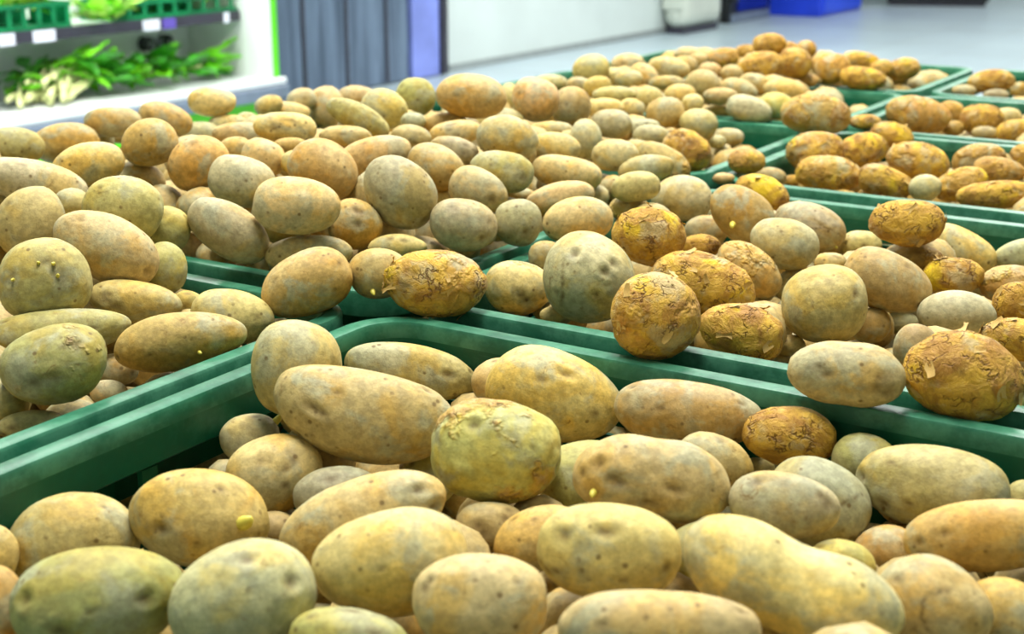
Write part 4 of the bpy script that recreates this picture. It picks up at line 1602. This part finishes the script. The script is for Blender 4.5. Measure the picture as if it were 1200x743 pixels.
def gap(pt, trees, reach=0.05):
    best = reach
    for tr in trees:
        loc, nn, _, dist = tr.find_nearest(Vector(pt), best)
        if loc is not None:
            if (Vector(pt) - loc).dot(nn) < 0: return 0.0
            best = min(best, dist)
    return best


ELL = np.array([[math.cos(math.radians(p.ang)), math.sin(math.radians(p.ang))] for p in pots])


def covers(c_, rad):
    """stricter than hides(): its middle must stay outside every outline behind it"""
    d_ = c_ - CAMP
    dep = d_ @ CF
    xy = np.array([d_ @ CR / dep, d_ @ CU / dep]) - PXY
    e_ = rad / dep
    a_ = (xy * ELL).sum(1) / (AX[:, 0] + 0.55 * e_)
    b_ = (-xy[:, 0] * ELL[:, 1] + xy[:, 1] * ELL[:, 0]) / (AX[:, 1] + 0.55 * e_)
    return bool(((DEP > dep) & (a_ * a_ + b_ * b_ < 1)).any())


def snug(low, nrm, trees, box, depth_):
    """carry the surface points low: the largest ball that touches one of them and something beneath"""
    global off
    cand = []
    order = list(range(len(low)))
    fr_.shuffle(order)
    for k_ in order[:60]:
        lo, hi = 0.005, 0.026
        if gap(low[k_] + nrm[k_] * lo, trees) < lo - 0.001: continue
        for _ in range(7):
            m_ = (lo + hi) / 2
            if gap(low[k_] + nrm[k_] * m_, trees) >= m_ - 0.0008: lo = m_
            else: hi = m_
        c_ = low[k_] + nrm[k_] * (lo - 0.0008)
        if c_[2] < TOPZ + 0.008 + lo or not any(inside(c_ @ U, c_ @ V, c_[2], lo * 0.9, b_) for b_ in box): continue
        if covers(c_, lo): continue
        cand.append((lo - 0.4 * (c_[2] - low[:, 2].min()), lo, k_, c_))
    if not cand: return False
    _, rad, k_, c_ = max(cand, key=lambda a_: a_[0])
    q, F, em = potato_verts(2, fr_, np.array([rad * 1.03, rad, rad]), 0.0, 0.0, rough=0.4)
    w_ = q + c_
    vs.append(w_)
    fs.extend((a + off, b + off, c + off) for a, b, c in F)
    ems.append(em)
    off += len(q)
    tr = BVHTree.FromPolygons(w_.tolist(), F)
    FC.append(c_)
    UT.append(tr)
    lowm = w_[q[:, 2] < -0.25 * rad]
    if depth_ < 3 and min(gap(x_, trees) for x_ in lowm) > 0.0015:
        nn_ = (q / np.linalg.norm(q, axis=1)[:, None])[q[:, 2] < -0.25 * rad]
        snug(lowm, nn_, trees + [tr], box, depth_ + 1)
    return True


NSNUG = 0
for i, p in enumerate(pots):
    w_ = LQ[i] @ RM[i].T + C[i]
    nr = np.array([v_.normal[:] for v_ in p.ob.data.vertices]) @ RM[i].T
    sel = (nr[:, 2] < -0.25)
    low, nrm = w_[sel][::max(1, sel.sum() // 260)], nr[sel][::max(1, sel.sum() // 260)]
    near_ = [WT[j] for j in range(n) if j != i and np.linalg.norm(C[j] - C[i]) < 0.16] + RT
    best = min(gap(x_, near_ + UT, 0.03) for x_ in low)
    if best > 0.0012:
        NSNUG += 1
        if not (snug(low, nrm, near_ + UT + [WT[i]], [CRATES[p.crate]], 0) or snug(low, nrm, near_ + UT + [WT[i]], [b_ for k_, b_ in CRATES.items() if k_[1] == p.crate[1] and k_[0] > 1], 0)):
            dz = 0.0                                   # nothing fits: let it sink until it touches
            while dz < 0.016 and min(gap(x_ - np.array([0, 0, dz]), near_ + UT, 0.03) for x_ in low) > 0.0010: dz += 0.001
            C[i][2] -= dz
            p.ob.location = Vector(C[i])
            WT[i] = BVHTree.FromPolygons((w_ - np.array([0, 0, dz])).tolist(), [tuple(f_.vertices) for f_ in p.ob.data.polygons])
if vs:
    me = potato_mesh(np.concatenate(vs), fs, np.concatenate(ems))
    ob = link(bpy.data.objects.new('potato_underlayer', me))
    ob.color = srgb(178, 154, 96)
    ob.color[3] = 0.0
    tag(ob, 'potatoes lying deep beneath the others in all the crates', 'potatoes', None, 'stuff')
print('POTATOES', n, 'under', len(FC), 'labels', len(seen), 'shared', sorted([(len(v_), k_) for k_, v_ in seen.items() if len(v_) > 1])[-6:])
print('LEN', min(p.len for p in pots), max(p.len for p in pots), 'drift', float(np.abs(T - T0).max()))
for k_, v_ in seen.items():
    if len(k_.split()) > 16: print('LONG', k_)
for z_ in SIZES: print(z_, len(SIZES[z_]), 'median', round(sorted(SIZES[z_])[len(SIZES[z_]) // 2], 3), 'max', round(max(SIZES[z_]), 3))
